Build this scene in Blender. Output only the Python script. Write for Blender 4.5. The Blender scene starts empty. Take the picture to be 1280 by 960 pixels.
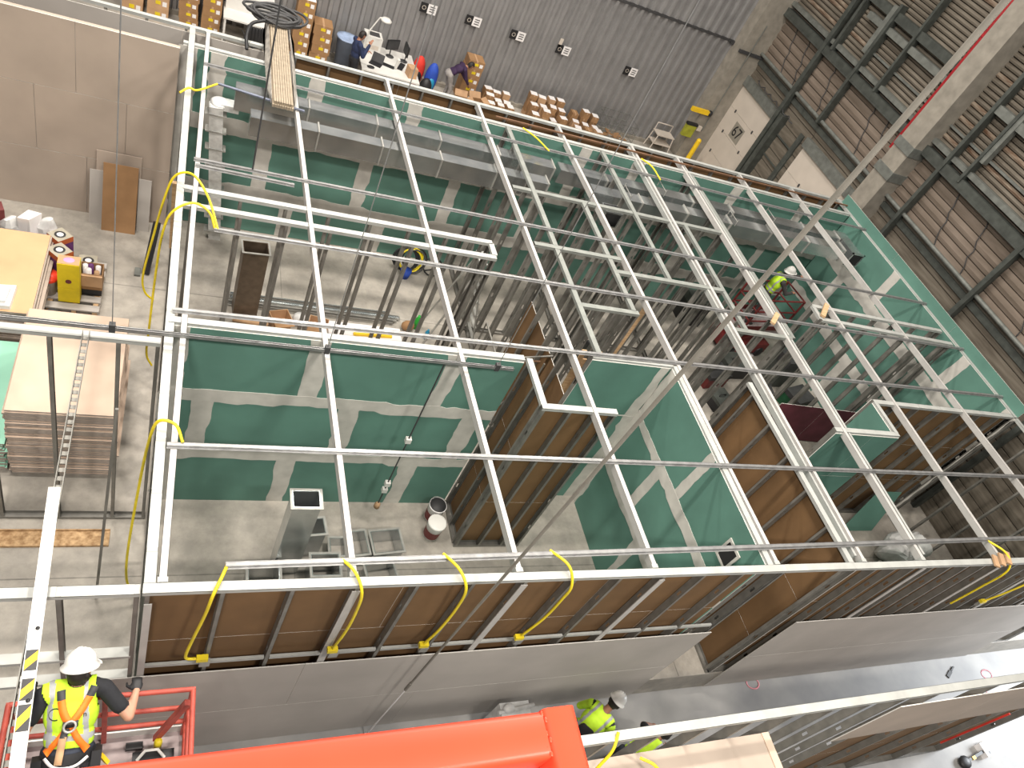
import bpy, bmesh, math, random
import numpy as np
from mathutils import Vector, Matrix, Quaternion
random.seed(11)
S = bpy.context.scene
COL = S.collection
PI = math.pi

# ------------------------------------------------------------------ camera
cam = bpy.data.objects.new('camera', bpy.data.cameras.new('camera'))
COL.objects.link(cam)
cam.data.sensor_width = 36.0
cam.data.sensor_fit = 'HORIZONTAL'
CAM_RIGHT = Vector((0.8988132, -0.2226799, 0.3775561)); CAM_DOWN = Vector((0.0832790, -0.7589065, -0.6458525)); CAM_FWD = Vector((0.4303481, 0.6119433, -0.6635706))
cam.data.lens = 26.0054
cam.data.clip_start = 0.05
cam.data.clip_end = 200
_m = Matrix((CAM_RIGHT, -CAM_DOWN, -CAM_FWD)).transposed().to_4x4()
_m.translation = Vector((-0.0305, -3.2005, 10.18))
cam.matrix_world = _m
S.camera = cam

# ------------------------------------------------------------------ world, lamps, exposure
w = bpy.data.worlds.new('world'); S.world = w
w.use_nodes = True
w.node_tree.nodes['Background'].inputs[0].default_value = (0.95, 0.93, 0.90, 1)
w.node_tree.nodes['Background'].inputs[1].default_value = 0.37

def area(name, loc, target, sx, sy, power, color):
    l = bpy.data.lights.new(name, 'AREA'); l.shape = 'RECTANGLE'; l.size = sx; l.size_y = sy
    l.energy = power; l.color = color
    o = bpy.data.objects.new(name, l); COL.objects.link(o)
    o.location = loc
    d = Vector(target) - Vector(loc)
    o.rotation_euler = d.to_track_quat('-Z', 'Y').to_euler()
    return o

WARM = (1.0, 0.93, 0.84); COOL = (0.90, 0.95, 1.0)
for hx in (-2.0, 4.5, 11.0):                                   # rows of high-bay lamps under the roof
    for hy in (-6.0, 2.5, 9.0, 14.5):
        area('high_bay_lamp', (hx, hy, 14.0), (hx, hy, 0), 1.6, 0.7, {-6.0: 1450, 2.5: 950, 9.0: 900, 14.5: 900}[hy] * (.6 if hx > 8 else 1.1), WARM)
area('daylight_door', (21.5, -1.2, 3.4), (14.5, -0.8, 0.6), 2.6, 3.0, 1700, COOL)   # daylight door at the corridor's end
S.view_settings.view_transform = 'Standard'
S.view_settings.look = 'None'
S.view_settings.gamma = 1.0
S.view_settings.use_curve_mapping = False
S.view_settings.exposure = -0.56

# ------------------------------------------------------------------ materials
def mat(name, col, rough=0.6, metal=0.0, var=0.12, scale=6.0, bump=0.0, col2=None, detail=4.0, spec=0.5, stretch=None):
    m = bpy.data.materials.new(name); m.use_nodes = True
    nt = m.node_tree; b = nt.nodes['Principled BSDF']
    b.inputs['Roughness'].default_value = rough
    b.inputs['Metallic'].default_value = metal
    b.inputs['Specular IOR Level'].default_value = spec
    tc = nt.nodes.new('ShaderNodeTexCoord')
    n = nt.nodes.new('ShaderNodeTexNoise'); n.inputs['Scale'].default_value = scale; n.inputs['Detail'].default_value = detail
    if stretch:
        mp = nt.nodes.new('ShaderNodeMapping'); mp.inputs['Scale'].default_value = stretch
        nt.links.new(tc.outputs['Object'], mp.inputs['Vector']); nt.links.new(mp.outputs['Vector'], n.inputs['Vector'])
    else:
        nt.links.new(tc.outputs['Object'], n.inputs['Vector'])
    r = nt.nodes.new('ShaderNodeValToRGB')
    c2 = col2 if col2 else tuple(max(0, c * (1 - 2.2 * var)) for c in col)
    c1 = col if col2 else tuple(min(1, c * (1 + var)) for c in col)
    r.color_ramp.elements[0].position = 0.32; r.color_ramp.elements[1].position = 0.68
    r.color_ramp.elements[0].color = (*c2, 1); r.color_ramp.elements[1].color = (*c1, 1)
    nt.links.new(n.outputs['Fac'], r.inputs['Fac']); nt.links.new(r.outputs['Color'], b.inputs['Base Color'])
    if bump:
        bp = nt.nodes.new('ShaderNodeBump'); bp.inputs['Strength'].default_value = bump; bp.inputs['Distance'].default_value = 0.02
        nt.links.new(n.outputs['Fac'], bp.inputs['Height']); nt.links.new(bp.outputs['Normal'], b.inputs['Normal'])
    return m

M = {}
M['green'] = mat('moisture_board_green', (0.105, 0.232, 0.188), 0.75, var=0.07, scale=1.3)
M['paper'] = mat('brown_board_paper', (0.175, 0.097, 0.040), 0.8, var=0.08, scale=2.0)
M['gyp'] = mat('gypsum_edge', (0.72, 0.70, 0.66), 0.9, var=0.03)
M['comp'] = mat('joint_compound', (0.56, 0.54, 0.50), 0.85, var=0.06, scale=5)
M['beige'] = mat('beige_board', (0.43, 0.355, 0.295), 0.8, var=0.05, scale=1.1)
M['greyboard'] = mat('grey_board', (0.43, 0.40, 0.37), 0.8, var=0.05, scale=1.1)
M['sheet'] = mat('pale_sheet', (0.62, 0.475, 0.37), 0.75, var=0.05, scale=1.5)
M['sheetside'] = mat('sheet_side', (0.42, 0.36, 0.32), 0.85, var=0.15, scale=9)
M['tan'] = mat('tan_sheet', (0.62, 0.39, 0.215), 0.75, var=0.05, scale=1.5)
M['mint'] = mat('mint_board', (0.33, 0.66, 0.50), 0.75, var=0.05, scale=1.5)
M['purple'] = mat('purple_board', (0.17, 0.035, 0.055), 0.7, var=0.12, scale=2.5)
M['steel'] = mat('galvanised_steel', (0.40, 0.395, 0.37), 0.45, 0.35, var=0.10, scale=7)
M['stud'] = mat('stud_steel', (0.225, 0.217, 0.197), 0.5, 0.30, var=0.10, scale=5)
M['plate'] = mat('lit_track_steel', (0.43, 0.44, 0.42), 0.5, 0.05, var=0.06, scale=5)  # same steel as the studs, painted lighter as if lit from above
M['trackgrey'] = mat('grey_green_track', (0.27, 0.285, 0.265), 0.5, 0.1, var=.08, scale=6)  # darker grey-green tone for top tracks of the bare inner walls
M['joist'] = mat('joist_steel', (0.50, 0.485, 0.465), 0.5, 0.0, var=0.04, scale=5)
M['chan'] = mat('channel_steel', (0.36, 0.36, 0.36), 0.35, 0.55, var=0.10, scale=9)
M['duct'] = mat('duct_steel', (0.66, 0.68, 0.68), 0.24, 0.9, col2=(0.50, 0.53, 0.54), scale=3.5, detail=3)
M['brownreflect'] = mat('brown_reflection_steel', (0.14, 0.105, 0.075), 0.4, 0.4, var=.1, scale=8)  # plain duct steel with its dark brown reflections painted into the colour
M['ductshade'] = mat('duct_shade_black', (0.012, 0.012, 0.013), 0.9)  # near-black for sheets that paint the shade inside ducts and openings
M['concrete'] = mat('concrete_post', (0.29, 0.265, 0.225), 0.85, var=0.10, scale=4, bump=0.2)
M['white'] = mat('white_plastic', (0.70, 0.69, 0.66), 0.4, var=0.02)
M['offwhite'] = mat('offwhite_panel', (0.58, 0.52, 0.455), 0.6, var=0.03, scale=2)
M['black'] = mat('black_plastic', (0.014, 0.014, 0.016), 0.5, var=0.1)
M['dark'] = mat('dark_grey', (0.05, 0.05, 0.052), 0.6, var=0.1)
M['siding'] = mat('wall_plank', (0.205, 0.163, 0.130), 0.8, col2=(0.135, 0.105, 0.080), scale=3, stretch=(1, .35, 2.5))
M['siding2'] = mat('wall_plank_grey', (0.165, 0.143, 0.113), 0.8, col2=(0.085, 0.070, 0.052), scale=4, stretch=(1, .3, 3))
M['rust'] = mat('rusty_plank', (0.26, 0.21, 0.16), 0.85, col2=(0.09, 0.045, 0.022), scale=5, stretch=(1, .5, 3))
M['girder'] = mat('green_grey_steel', (0.075, 0.083, 0.075), 0.55, 0.2, var=0.14, scale=6)
M['girder2'] = mat('pale_grey_steel', (0.18, 0.19, 0.175), 0.55, 0.2, var=0.12, scale=6)
M['ribwall'] = mat('ribbed_siding', (0.27, 0.265, 0.265), 0.5, 0.15, var=0.07, scale=2)
M['red'] = mat('red_paint', (0.78, 0.055, 0.022), 0.42, var=0.06, scale=5)
M['redold'] = mat('worn_red_paint', (0.50, 0.085, 0.055), 0.55, col2=(0.34, 0.055, 0.04), scale=9)
M['redpipe'] = mat('red_pipe', (0.35, 0.012, 0.018), 0.45, var=0.1)
M['yellow'] = mat('yellow_cable', (0.84, 0.66, 0.02), 0.45, var=0.06)
M['yellowbox'] = mat('yellow_carton', (0.74, 0.56, 0.012), 0.6, var=0.05)
M['card'] = mat('cardboard', (0.33, 0.185, 0.085), 0.8, var=0.08, scale=3)
M['card2'] = mat('pale_cardboard', (0.50, 0.31, 0.175), 0.8, var=0.08, scale=3)
M['label'] = mat('paper_label', (0.80, 0.78, 0.78), 0.7, var=0.02)
M['wood'] = mat('pine_wood', (0.62, 0.43, 0.25), 0.7, col2=(0.46, 0.29, 0.15), scale=5, stretch=(1, 6, 6))
M['osb'] = mat('strand_board', (0.55, 0.37, 0.20), 0.8, col2=(0.25, 0.14, 0.06), scale=16)
M['orange'] = mat('orange_webbing', (0.90, 0.20, 0.015), 0.6, var=0.06)
M['hivis'] = mat('hi_vis_fabric', (0.53, 0.83, 0.03), 0.7, var=0.08, scale=8)
M['reflect'] = mat('reflective_tape', (0.36, 0.37, 0.38), 0.45, var=0.06)
M['skin'] = mat('skin', (0.52, 0.27, 0.18), 0.55, var=0.05)
M['skin2'] = mat('tanned_skin', (0.36, 0.17, 0.105), 0.55, var=0.05)
M['hair'] = mat('dark_hair', (0.016, 0.011, 0.009), 0.6, var=0.2, scale=40)
M['blackcloth'] = mat('black_cloth', (0.014, 0.015, 0.019), 0.85, var=0.12, scale=20)
M['greycloth'] = mat('dark_grey_cloth', (0.055, 0.05, 0.05), 0.85, var=0.12, scale=20)
M['navy'] = mat('navy_cloth', (0.018, 0.03, 0.085), 0.8, var=0.15, scale=10)
M['purplecloth'] = mat('purple_cloth', (0.035, 0.014, 0.055), 0.8, var=0.15, scale=10)
M['greypants'] = mat('grey_cloth', (0.30, 0.28, 0.27), 0.8, var=0.1, scale=10)
M['denim'] = mat('dark_denim', (0.028, 0.035, 0.055), 0.8, var=0.15, scale=18)
M['blue'] = mat('blue_cloth', (0.02, 0.07, 0.42), 0.7, var=0.1)
M['lightblue'] = mat('light_blue_film', (0.33, 0.42, 0.60), 0.35, var=0.1, scale=8)
M['bin'] = mat('blue_grey_plastic', (0.13, 0.16, 0.22), 0.5, var=0.08)
M['redcloth'] = mat('red_cloth', (0.62, 0.035, 0.02), 0.7, var=0.1)
M['conduit'] = mat('beige_strip', (0.37, 0.305, 0.225), 0.5, 0.1, var=0.08, scale=12)
M['film'] = mat('dusty_film', (0.40, 0.37, 0.33), 0.3, var=0.2, scale=9)
M['rope'] = mat('pale_grey_pipe', (0.23, 0.215, 0.185), 0.55, 0.1, var=0.08, scale=6)
M['hivy'] = mat('hazard_yellow', (0.86, 0.56, 0.015), 0.5, var=0.04)
M['brown'] = mat('orange_brown_rail', (0.19, 0.10, 0.055), 0.6, var=0.1)
M['bagw'] = mat('white_film', (0.62, 0.62, 0.61), 0.4, var=0.12, scale=6)
M['greenpl'] = mat('green_plastic', (0.03, 0.42, 0.05), 0.4, var=0.05)
M['bluepl'] = mat('blue_plastic', (0.02, 0.26, 0.45), 0.4, var=0.05)
M['maroon'] = mat('maroon_label', (0.16, 0.03, 0.03), 0.6, var=0.05)
M['violet'] = mat('violet_print', (0.12, 0.03, 0.15), 0.6, var=0.15, scale=15)
M['orangebox'] = mat('orange_print', (0.52, 0.12, 0.03), 0.6, var=0.08)
M['boxtop'] = mat('grey_box_top', (0.36, 0.33, 0.26), 0.7, var=0.08)
M['pink'] = mat('pink_print', (0.72, 0.32, 0.55), 0.6, var=0.05)
M['pinkdeck'] = mat('dusty_deck', (0.44, 0.37, 0.37), 0.7, col2=(0.33, 0.27, 0.27), scale=7)
M['pinkpaint'] = mat('pink_marking_paint', (0.75, 0.30, 0.34), 0.8, var=0.1)
M['darkred'] = mat('dark_red_case', (0.16, 0.02, 0.02), 0.5, var=0.1)
M['darkgreen'] = mat('dark_green_case', (0.015, 0.09, 0.04), 0.5, var=0.1)
M['paint67'] = mat('number_plate_grey', (0.28, 0.26, 0.22), 0.6, var=0.05)

def floor_mat():
    m = bpy.data.materials.new('concrete_floor'); m.use_nodes = True
    nt = m.node_tree; b = nt.nodes['Principled BSDF']; b.inputs['Roughness'].default_value = 0.62
    tc = nt.nodes.new('ShaderNodeTexCoord')
    n1 = nt.nodes.new('ShaderNodeTexNoise'); n1.inputs['Scale'].default_value = 0.35; n1.inputs['Detail'].default_value = 6; n1.inputs['Roughness'].default_value = .65
    n2 = nt.nodes.new('ShaderNodeTexNoise'); n2.inputs['Scale'].default_value = 3.0; n2.inputs['Detail'].default_value = 8; n2.inputs['Roughness'].default_value = .7
    for n in (n1, n2): nt.links.new(tc.outputs['Object'], n.inputs['Vector'])
    r1 = nt.nodes.new('ShaderNodeValToRGB')
    r1.color_ramp.elements[0].position = .34; r1.color_ramp.elements[0].color = (0.30, 0.278, 0.243, 1)
    r1.color_ramp.elements[1].position = .66; r1.color_ramp.elements[1].color = (0.44, 0.41, 0.365, 1)
    r2 = nt.nodes.new('ShaderNodeValToRGB')
    r2.color_ramp.elements[0].position = .38; r2.color_ramp.elements[0].color = (0.80, 0.80, 0.80, 1)
    r2.color_ramp.elements[1].position = .60; r2.color_ramp.elements[1].color = (1.06, 1.05, 1.04, 1)
    nt.links.new(n1.outputs['Fac'], r1.inputs['Fac']); nt.links.new(n2.outputs['Fac'], r2.inputs['Fac'])
    mx = nt.nodes.new('ShaderNodeMixRGB'); mx.blend_type = 'MULTIPLY'; mx.inputs[0].default_value = 1
    nt.links.new(r1.outputs['Color'], mx.inputs[1]); nt.links.new(r2.outputs['Color'], mx.inputs[2])
    nt.links.new(mx.outputs['Color'], b.inputs['Base Color'])
    bp = nt.nodes.new('ShaderNodeBump'); bp.inputs['Strength'].default_value = .12
    nt.links.new(n2.outputs['Fac'], bp.inputs['Height']); nt.links.new(bp.outputs['Normal'], b.inputs['Normal'])
    return m
M['floor'] = floor_mat()

# ------------------------------------------------------------------ mesh helpers
ORG = {}
class MB:
    def __init__(s): s.v = []; s.f = []; s.m = []; s.sm = []
    def add(s, vs, fs, m=0, sm=False):
        o = len(s.v); s.v += [tuple(x) for x in vs]
        for f in fs: s.f.append(tuple(i + o for i in f)); s.m.append(m); s.sm.append(sm)
        return s
    def box(s, x0, y0, z0, x1, y1, z1, m=0):
        vs = [(x0,y0,z0),(x1,y0,z0),(x1,y1,z0),(x0,y1,z0),(x0,y0,z1),(x1,y0,z1),(x1,y1,z1),(x0,y1,z1)]
        return s.add(vs, [(0,3,2,1),(4,5,6,7),(0,1,5,4),(1,2,6,5),(2,3,7,6),(3,0,4,7)], m)
    def cb(s, c, size, m=0, rz=0, rot=None):
        R = rot if rot else Matrix.Rotation(rz, 3, 'Z')
        c = Vector(c); h = Vector(size) / 2
        vs = [c + R @ Vector((sx*h.x, sy*h.y, sz*h.z)) for sz in (-1,1) for sx, sy in ((-1,-1),(1,-1),(1,1),(-1,1))]
        return s.add(vs, [(0,3,2,1),(4,5,6,7),(0,1,5,4),(1,2,6,5),(2,3,7,6),(3,0,4,7)], m)
    def beam(s, p, q, w, h, m=0, up=(0,0,1)):
        p = Vector(p); q = Vector(q); d = (q-p).normalized(); u = Vector(up)
        if abs(d.dot(u)) > .98: u = Vector((0,1,0))
        r = d.cross(u).normalized(); u = r.cross(d)
        vs = [a + r*(sx*w/2) + u*(sz*h/2) for a in (p,q) for sx,sz in ((-1,-1),(1,-1),(1,1),(-1,1))]
        return s.add(vs, [(0,1,2,3),(7,6,5,4),(0,4,5,1),(1,5,6,2),(2,6,7,3),(3,7,4,0)], m)
    def tube(s, pts, r, n=8, m=0, cap=True, r1=None):
        pts = [Vector(p) for p in pts]; N = len(pts); rings = []
        t0 = (pts[1]-pts[0]).normalized(); u = Vector((0,0,1)) if abs(t0.z) < .9 else Vector((1,0,0))
        u = (u - t0*u.dot(t0)).normalized()
        for i, p in enumerate(pts):
            a = pts[max(i-1,0)]; b = pts[min(i+1,N-1)]; t = (b-a).normalized()
            u = (u - t*u.dot(t)).normalized(); v = t.cross(u)
            rr = r if r1 is None else r + (r1-r)*i/(N-1)
            rings.append([p + (u*math.cos(2*PI*k/n) + v*math.sin(2*PI*k/n))*rr for k in range(n)])
        vs = [x for R in rings for x in R]; fs = []
        for i in range(N-1):
            for k in range(n): fs.append((i*n+k, i*n+(k+1)%n, (i+1)*n+(k+1)%n, (i+1)*n+k))
        s.add(vs, fs, m, True)
        if cap:
            s.add(rings[0], [tuple(range(n-1,-1,-1))], m); s.add(rings[-1], [tuple(range(n))], m)
        return s
    def lathe(s, prof, c=(0,0,0), n=20, m=0, sx=1, sy=1, R=None, sm=True):
        c = Vector(c); vs = []
        for r, z in prof:
            for k in range(n):
                p = Vector((r*math.cos(2*PI*k/n)*sx, r*math.sin(2*PI*k/n)*sy, z)); vs.append(c + (R @ p if R else p))
        fs = []
        for i in range(len(prof)-1):
            for k in range(n): fs.append((i*n+k, i*n+(k+1)%n, (i+1)*n+(k+1)%n, (i+1)*n+k))
        return s.add(vs, fs, m, sm)
    def disc(s, c, r, n=16, m=0, R=None):
        c = Vector(c); vs = [c + ((R @ Vector((r*math.cos(2*PI*k/n), r*math.sin(2*PI*k/n), 0))) if R else Vector((r*math.cos(2*PI*k/n), r*math.sin(2*PI*k/n), 0))) for k in range(n)]
        return s.add(vs, [tuple(range(n))], m)
    def ell(s, c, rad, n=12, k=8, m=0, R=None):
        c = Vector(c); vs = []; fs = []
        for i in range(k+1):
            th = PI*i/k
            for j in range(n):
                p = Vector((rad[0]*math.sin(th)*math.cos(2*PI*j/n), rad[1]*math.sin(th)*math.sin(2*PI*j/n), -rad[2]*math.cos(th)))
                vs.append(c + (R @ p if R else p))
        for i in range(k):
            for j in range(n): fs.append((i*n+j, i*n+(j+1)%n, (i+1)*n+(j+1)%n, (i+1)*n+j))
        return s.add(vs, fs, m, True)
    def poly(s, pts, d, m=0):                       # extrude a planar outline by vector d
        n = len(pts); d = Vector(d); a = [Vector(p) for p in pts]; b = [p + d for p in a]
        return s.add(a + b, [tuple(range(n-1,-1,-1)), tuple(range(n,2*n))] + [(i,(i+1)%n,n+(i+1)%n,n+i) for i in range(n)], m)
    def build(s, name, mats, parent=None, world=False):
        me = bpy.data.meshes.new(name)
        off = ORG.get(parent, Vector((0,0,0))) if (parent and world) else Vector((0,0,0))
        me.from_pydata([(v[0]-off.x, v[1]-off.y, v[2]-off.z) for v in s.v], [], s.f)
        if not isinstance(mats, (list, tuple)): mats = [mats]
        for m in mats: me.materials.append(M[m] if isinstance(m, str) else m)
        me.polygons.foreach_set('material_index', s.m)
        me.polygons.foreach_set('use_smooth', s.sm)
        me.update()
        return link(name, me, parent)

def link(name, data, parent=None, loc=None):
    o = bpy.data.objects.new(name, data); COL.objects.link(o)
    if parent is not None:
        o.parent = parent; ORG[o] = ORG.get(parent, Vector((0,0,0)))
    if loc is not None: o.location = loc
    return o

def tag(o, label=None, cat=None, group=None, kind=None):
    if label: o['label'] = label
    if cat: o['category'] = cat
    if group: o['group'] = group
    if kind: o['kind'] = kind
    return o

def thing(name, label, cat, loc=(0,0,0), group=None, rz=0, kind=None):
    o = bpy.data.objects.new(name, None); COL.objects.link(o); o.empty_display_size = .1
    o.location = loc; o.rotation_euler = (0,0,rz); ORG[o] = Vector(loc)
    return tag(o, label, cat, group, kind)

def one(name, mb, mats, label, cat, group=None, loc=None):
    """a thing made of one mesh; its origin is put at the base centre"""
    v = np.array(mb.v); c = Vector(((v[:,0].min()+v[:,0].max())/2, (v[:,1].min()+v[:,1].max())/2, v[:,2].min()))
    mb.v = [(a-c.x, b-c.y, d-c.z) for a, b, d in mb.v]
    o = mb.build(name, mats); o.location = c
    return tag(o, label, cat, group)

def dup(root, loc, rz=None, label=None, group=None):
    r = root.copy(); COL.objects.link(r); r.location = loc
    if rz is not None: r.rotation_euler = (0,0,rz)
    if label: r['label'] = label
    if group: r['group'] = group
    for ch in list(root.children):
        c = ch.copy(); COL.objects.link(c); c.parent = r
        for g in ch.children:
            d = g.copy(); COL.objects.link(d); d.parent = c
    return r

def smooth_pts(pts, n=6):
    """Catmull-Rom through points"""
    P = [Vector(p) for p in pts]; P = [2*P[0]-P[1]] + P + [2*P[-1]-P[-2]]; out = []
    for i in range(1, len(P)-2):
        for k in range(n):
            t = k/n; a,b,c,d = P[i-1],P[i],P[i+1],P[i+2]
            out.append(.5*((2*b)+(c-a)*t+(2*a-5*b+4*c-d)*t*t+(3*b-a-3*c+d)*t**3))
    out.append(P[-2]); return out

# ================================================================== SETTING
H = 3.66
LOW = -0.62                                                     # the aisle in front of the framing lies one step lower
fl = MB().box(-16, -.012, -0.8, 24, 20, 0.0); tag(fl.build('floor', 'floor'), kind='structure')
fl = MB().box(-16, -8, -0.8, 24, -.012, LOW); tag(fl.build('floor', mat('aisle_concrete', (.40,.39,.375), .6, col2=(.27,.268,.268), scale=1.2, detail=9)), kind='structure')
def drop(o):
    k = (10.18-LOW)/10.18
    o.location = (-.03+(o.location.x+.03)*k, -3.2+(o.location.y+3.2)*k, o.location.z+LOW); return o
# dusty saw-cut joints and painted marks on the slab
jt = MB()
for y in (2.05, 7.7): jt.box(-6, y-.008, .0, 16, y+.008, .002)
for x in (2.0, 8.1): jt.box(x-.008, 0, .0, x+.008, 18, .002)
o = jt.build('trim_1', mat('joint_filler', (0.25, 0.235, 0.21), 0.9)); tag(o, kind='structure')

# ---- back wall of the warehouse: ribbed steel sheets
wb = thing('wall_back', None, None, (0, 18.6, 0), kind='structure')
def rib_sheet(nr, pitch, hgt):
    mb = MB(); pr_ = []
    for i in range(nr):
        x = i*pitch; pr_ += [(x, 0), (x+pitch*.5, 0), (x+pitch*.60, -.085), (x+pitch*.90, -.085)]
    pr_.append((nr*pitch-.004, 0))
    vs = [(x, y, 0) for x, y in pr_] + [(x, y, hgt) for x, y in pr_]; n = len(pr_)
    mb.add(vs, [(i, i+1, n+i+1, n+i) for i in range(n-1)])
    return mb
sheet0 = None
for i in range(26):
    if sheet0 is None:
        sheet0 = rib_sheet(3, .30, 9.0).build('siding_sheet', 'ribwall', wb); sheet0.location = (-7.0, 0, 0)
    else:
        c = sheet0.copy(); COL.objects.link(c); c.location = (-7.0+.9*i, 0, 0)
b = MB().box(-7, -.09, 4.05, 16.3, -.05, 4.13).build('cross_seam', 'dark', wb)
b = MB().box(-7, -.14, 0, 16.3, .05, .12).build('base_kerb', 'concrete', wb)
for x, zz, dg in ((6.05,2.16,'a'),(7.43,2.21,'b'),(8.89,2.20,'c'),(10.48,2.2,'d'),(13.01,2.2,'e')):
    sg = thing('bay_sign', {'a':'black and white bay sign on the ribbed wall, leftmost of five','b':'black and white bay sign second from left on the ribbed wall','c':'black and white bay sign in the middle of the five on the ribbed wall','d':'black and white bay sign on the ribbed wall above the paper-topped boxes','e':'black and white bay sign farthest right on the ribbed wall'}[dg], 'sign', (x, 18.49, zz-.15), 'bay signs on the ribbed wall')
    MB().box(-.02, 0, 0, .24, .015, .27).build('white_half', 'label', sg)
    MB().box(-.24, 0, 0, -.02, .016, .27).build('black_half', 'black', sg)
    q = MB()
    for k in range(3): q.box(.04, -.004, .06+.065*k, .19, -.001, .085+.065*k)
    q.build('printed_lines', 'dark', sg)
    q = MB().lathe([(.045,0),(.06,0)], n=14, R=Matrix.Rotation(PI/2,3,'X')); q.v = [(a-.13, b-.003, c+.135) for a,b,c in q.v]
    q.build('printed_ring', 'offwhite', sg)
o = one('wall_plate', MB().box(10.25,18.49,2.26,10.36,18.51,2.5), 'offwhite', 'small pale blank plate on the ribbed wall beside a bay sign', 'plate')

# ---- corner pier
o = MB().box(16.0, 18.0, 0, 17.0, 18.6, 9.4); o = o.build('trim_2', 'concrete'); tag(o, kind='structure')
o = MB().box(15.9, 18.45, 4.0, 16.98, 18.56, 4.12).box(15.97,17.95,4.0,16.99,18.02,4.1).build('trim_3', 'dark'); tag(o, kind='structure')

# ---- right wall: horizontal planks between steel posts and girts, dock doors
wr = thing('wall_right', None, None, (17.0, 0, 0), kind='structure')
plank_mesh = {}
def plank(y0, y1, z, h, mk):
    key = (round(y1-y0, 2), h, mk)
    if key not in plank_mesh:
        L = y1-y0
        mb = MB()
        pts = [(0,0,0), (-.035,0,.012), (-.05,0,h*.45), (-.022,0,h-.02), (0,0,h-.012)]
        mb.poly(pts, (0, L-.012, 0))
        plank_mesh[key] = mb.build('siding_plank', mk, wr); o = plank_mesh[key]
    else:
        o = plank_mesh[key].copy(); COL.objects.link(o)
    o.location = (0, y0, z); o.rotation_euler = (0, random.uniform(-.035, .035), 0)
ys = [18.5, 15.6, 13.95, 10.95, 9.6, 6.5, 3.4, 0.3, -2.8]
for i in range(len(ys)-1):
    y1, y0 = ys[i], ys[i+1]
    z = 0.0
    while z < 9.6:
        tall = z < 4.1
        h = .41 if tall else (.235 if z < 5.6 else .125)
        if z > 5.6 and y1 < 8 and z > 6.8: break
        indoor = (y0 >= 15.4 and z < 3.2) or (y0 >= 10.9 and y1 <= 14 and z < 3.2) or (y1 <= .31 and z < 3.5)
        if not indoor:
            mk = 'siding2' if (tall or z > 5.65) else 'siding'
            if z > 5.6 and random.random() < .16: mk = 'rust'
            plank(y0, y1, z, h, mk)
        z += h
bk = MB().box(.04, .3, 0, .2, 18.6, 10.5).box(.04, -8, 3.69, .2, .3, 10.5).build('backing_sheet', mat('wall_backing', (0.05, 0.045, 0.04), .9), wr)
def part(name, mb, mk, parent): return mb.build(name, mk, parent)
# girts along the wall
part('girt', MB().tube([(-.16, -3, 4.18), (-.16, 18.4, 4.18)], .055, 10), 'girder2', wr)
part('girt', MB().box(-.10, -3, 3.86, -.02, 18.4, 4.02), 'girder', wr)
part('girt', MB().box(-.26, -3, 5.50, -.05, 18.4, 5.70).box(-.28, -3, 5.46, -.03, 18.4, 5.50), 'girder', wr)
part('girt', MB().box(-.22, -3, 5.80, -.06, 18.4, 5.92), 'girder2', wr)
part('girt', MB().box(-.24, 10.95, 7.20, -.05, 16.4, 7.42), 'girder', wr)
part('girt', MB().box(-.22, 10.95, 6.86, -.05, 14.9, 7.03), 'girder2', wr)
part('girt', MB().box(-.24, 3.0, 7.10, -.05, 9.6, 7.30), 'girder2', wr)
part('girt', MB().box(-.10, 3.0, 6.28, -.02, 14.0, 6.33), 'girder2', wr)
for y, z0, z1, wd in ((18.3,3.6,9.5,.12),(15.6,0,9.5,.16),(15.25,5.7,9.5,.10),(13.95,4.1,7.6,.10),(12.9,5.7,9.5,.08),(9.55,3.3,8.2,.10),(8.9,5.6,7.6,.08),(6.5,0,8.2,.12),(3.4,0,8.2,.12),(0.3,0,6,.12)):
    part('post', MB().box(-.30, y-wd/2, z0, -.18, y+wd/2, z1).box(-.18, y-.02, z0, -.05, y+.02, z1), 'girder', wr)
part('post', MB().box(-.26, 14.05, 6.2, -.1, 14.22, 7.5), 'girder2', wr)
part('post', MB().box(-.26, 8.75, 6.2, -.1, 8.9, 7.5), 'girder2', wr)
for k, (y, d) in enumerate(((17.3,-.5),(16.5,-.5),(14.9,-.5),(12.7,-.5),(12.0,-.45),(11.4,-.4),(8.8,-.5),(7.7,-.5),(5.6,-.5),(4.6,-.5))):
    pts = [(-.075+ .02*math.sin(j*2.1), y + d*j/7 + .03*math.sin(j*2.6+k), 5.5-1.3*j/7) for j in range(8)]
    part('sag_rod', MB().tube(pts, .014, 6), 'dark', wr)
part('downpipe', MB().tube([(-.5, 18.05, .3), (-.5, 18.05, 5.2)], .035, 8), 'girder', wr)
part('downpipe', MB().tube([(-.62, 17.95, 1.2), (-.62, 17.95, 5.0)], .018, 6), 'girder2', wr)
part('coil_spring', MB().tube([(-.2+.05*math.cos(t*1.6), 17.4-.11*t, 3.55+.05*math.sin(t*1.6)) for t in range(24)], .018, 6), 'dark', wr)
part('door_head', MB().box(-.16, 15.4, 3.10, -.02, 18.5, 3.42), 'girder2', wr)
part('door_head', MB().box(-.16, 11.0, 3.30, -.02, 14.0, 3.6), 'girder2', wr)
part('door_jamb', MB().box(-.30, 15.25, 0, -.02, 15.45, 3.5), 'girder', wr)
part('door_jamb', MB().box(-.10, 14.2, 0, -.02, 14.4, 3.5).box(-.09, 14.4, 2.9, -.05, 15.25, 2.94).box(-.09, 14.4, 2.2, -.05, 15.25, 2.24), 'girder', wr)

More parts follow.
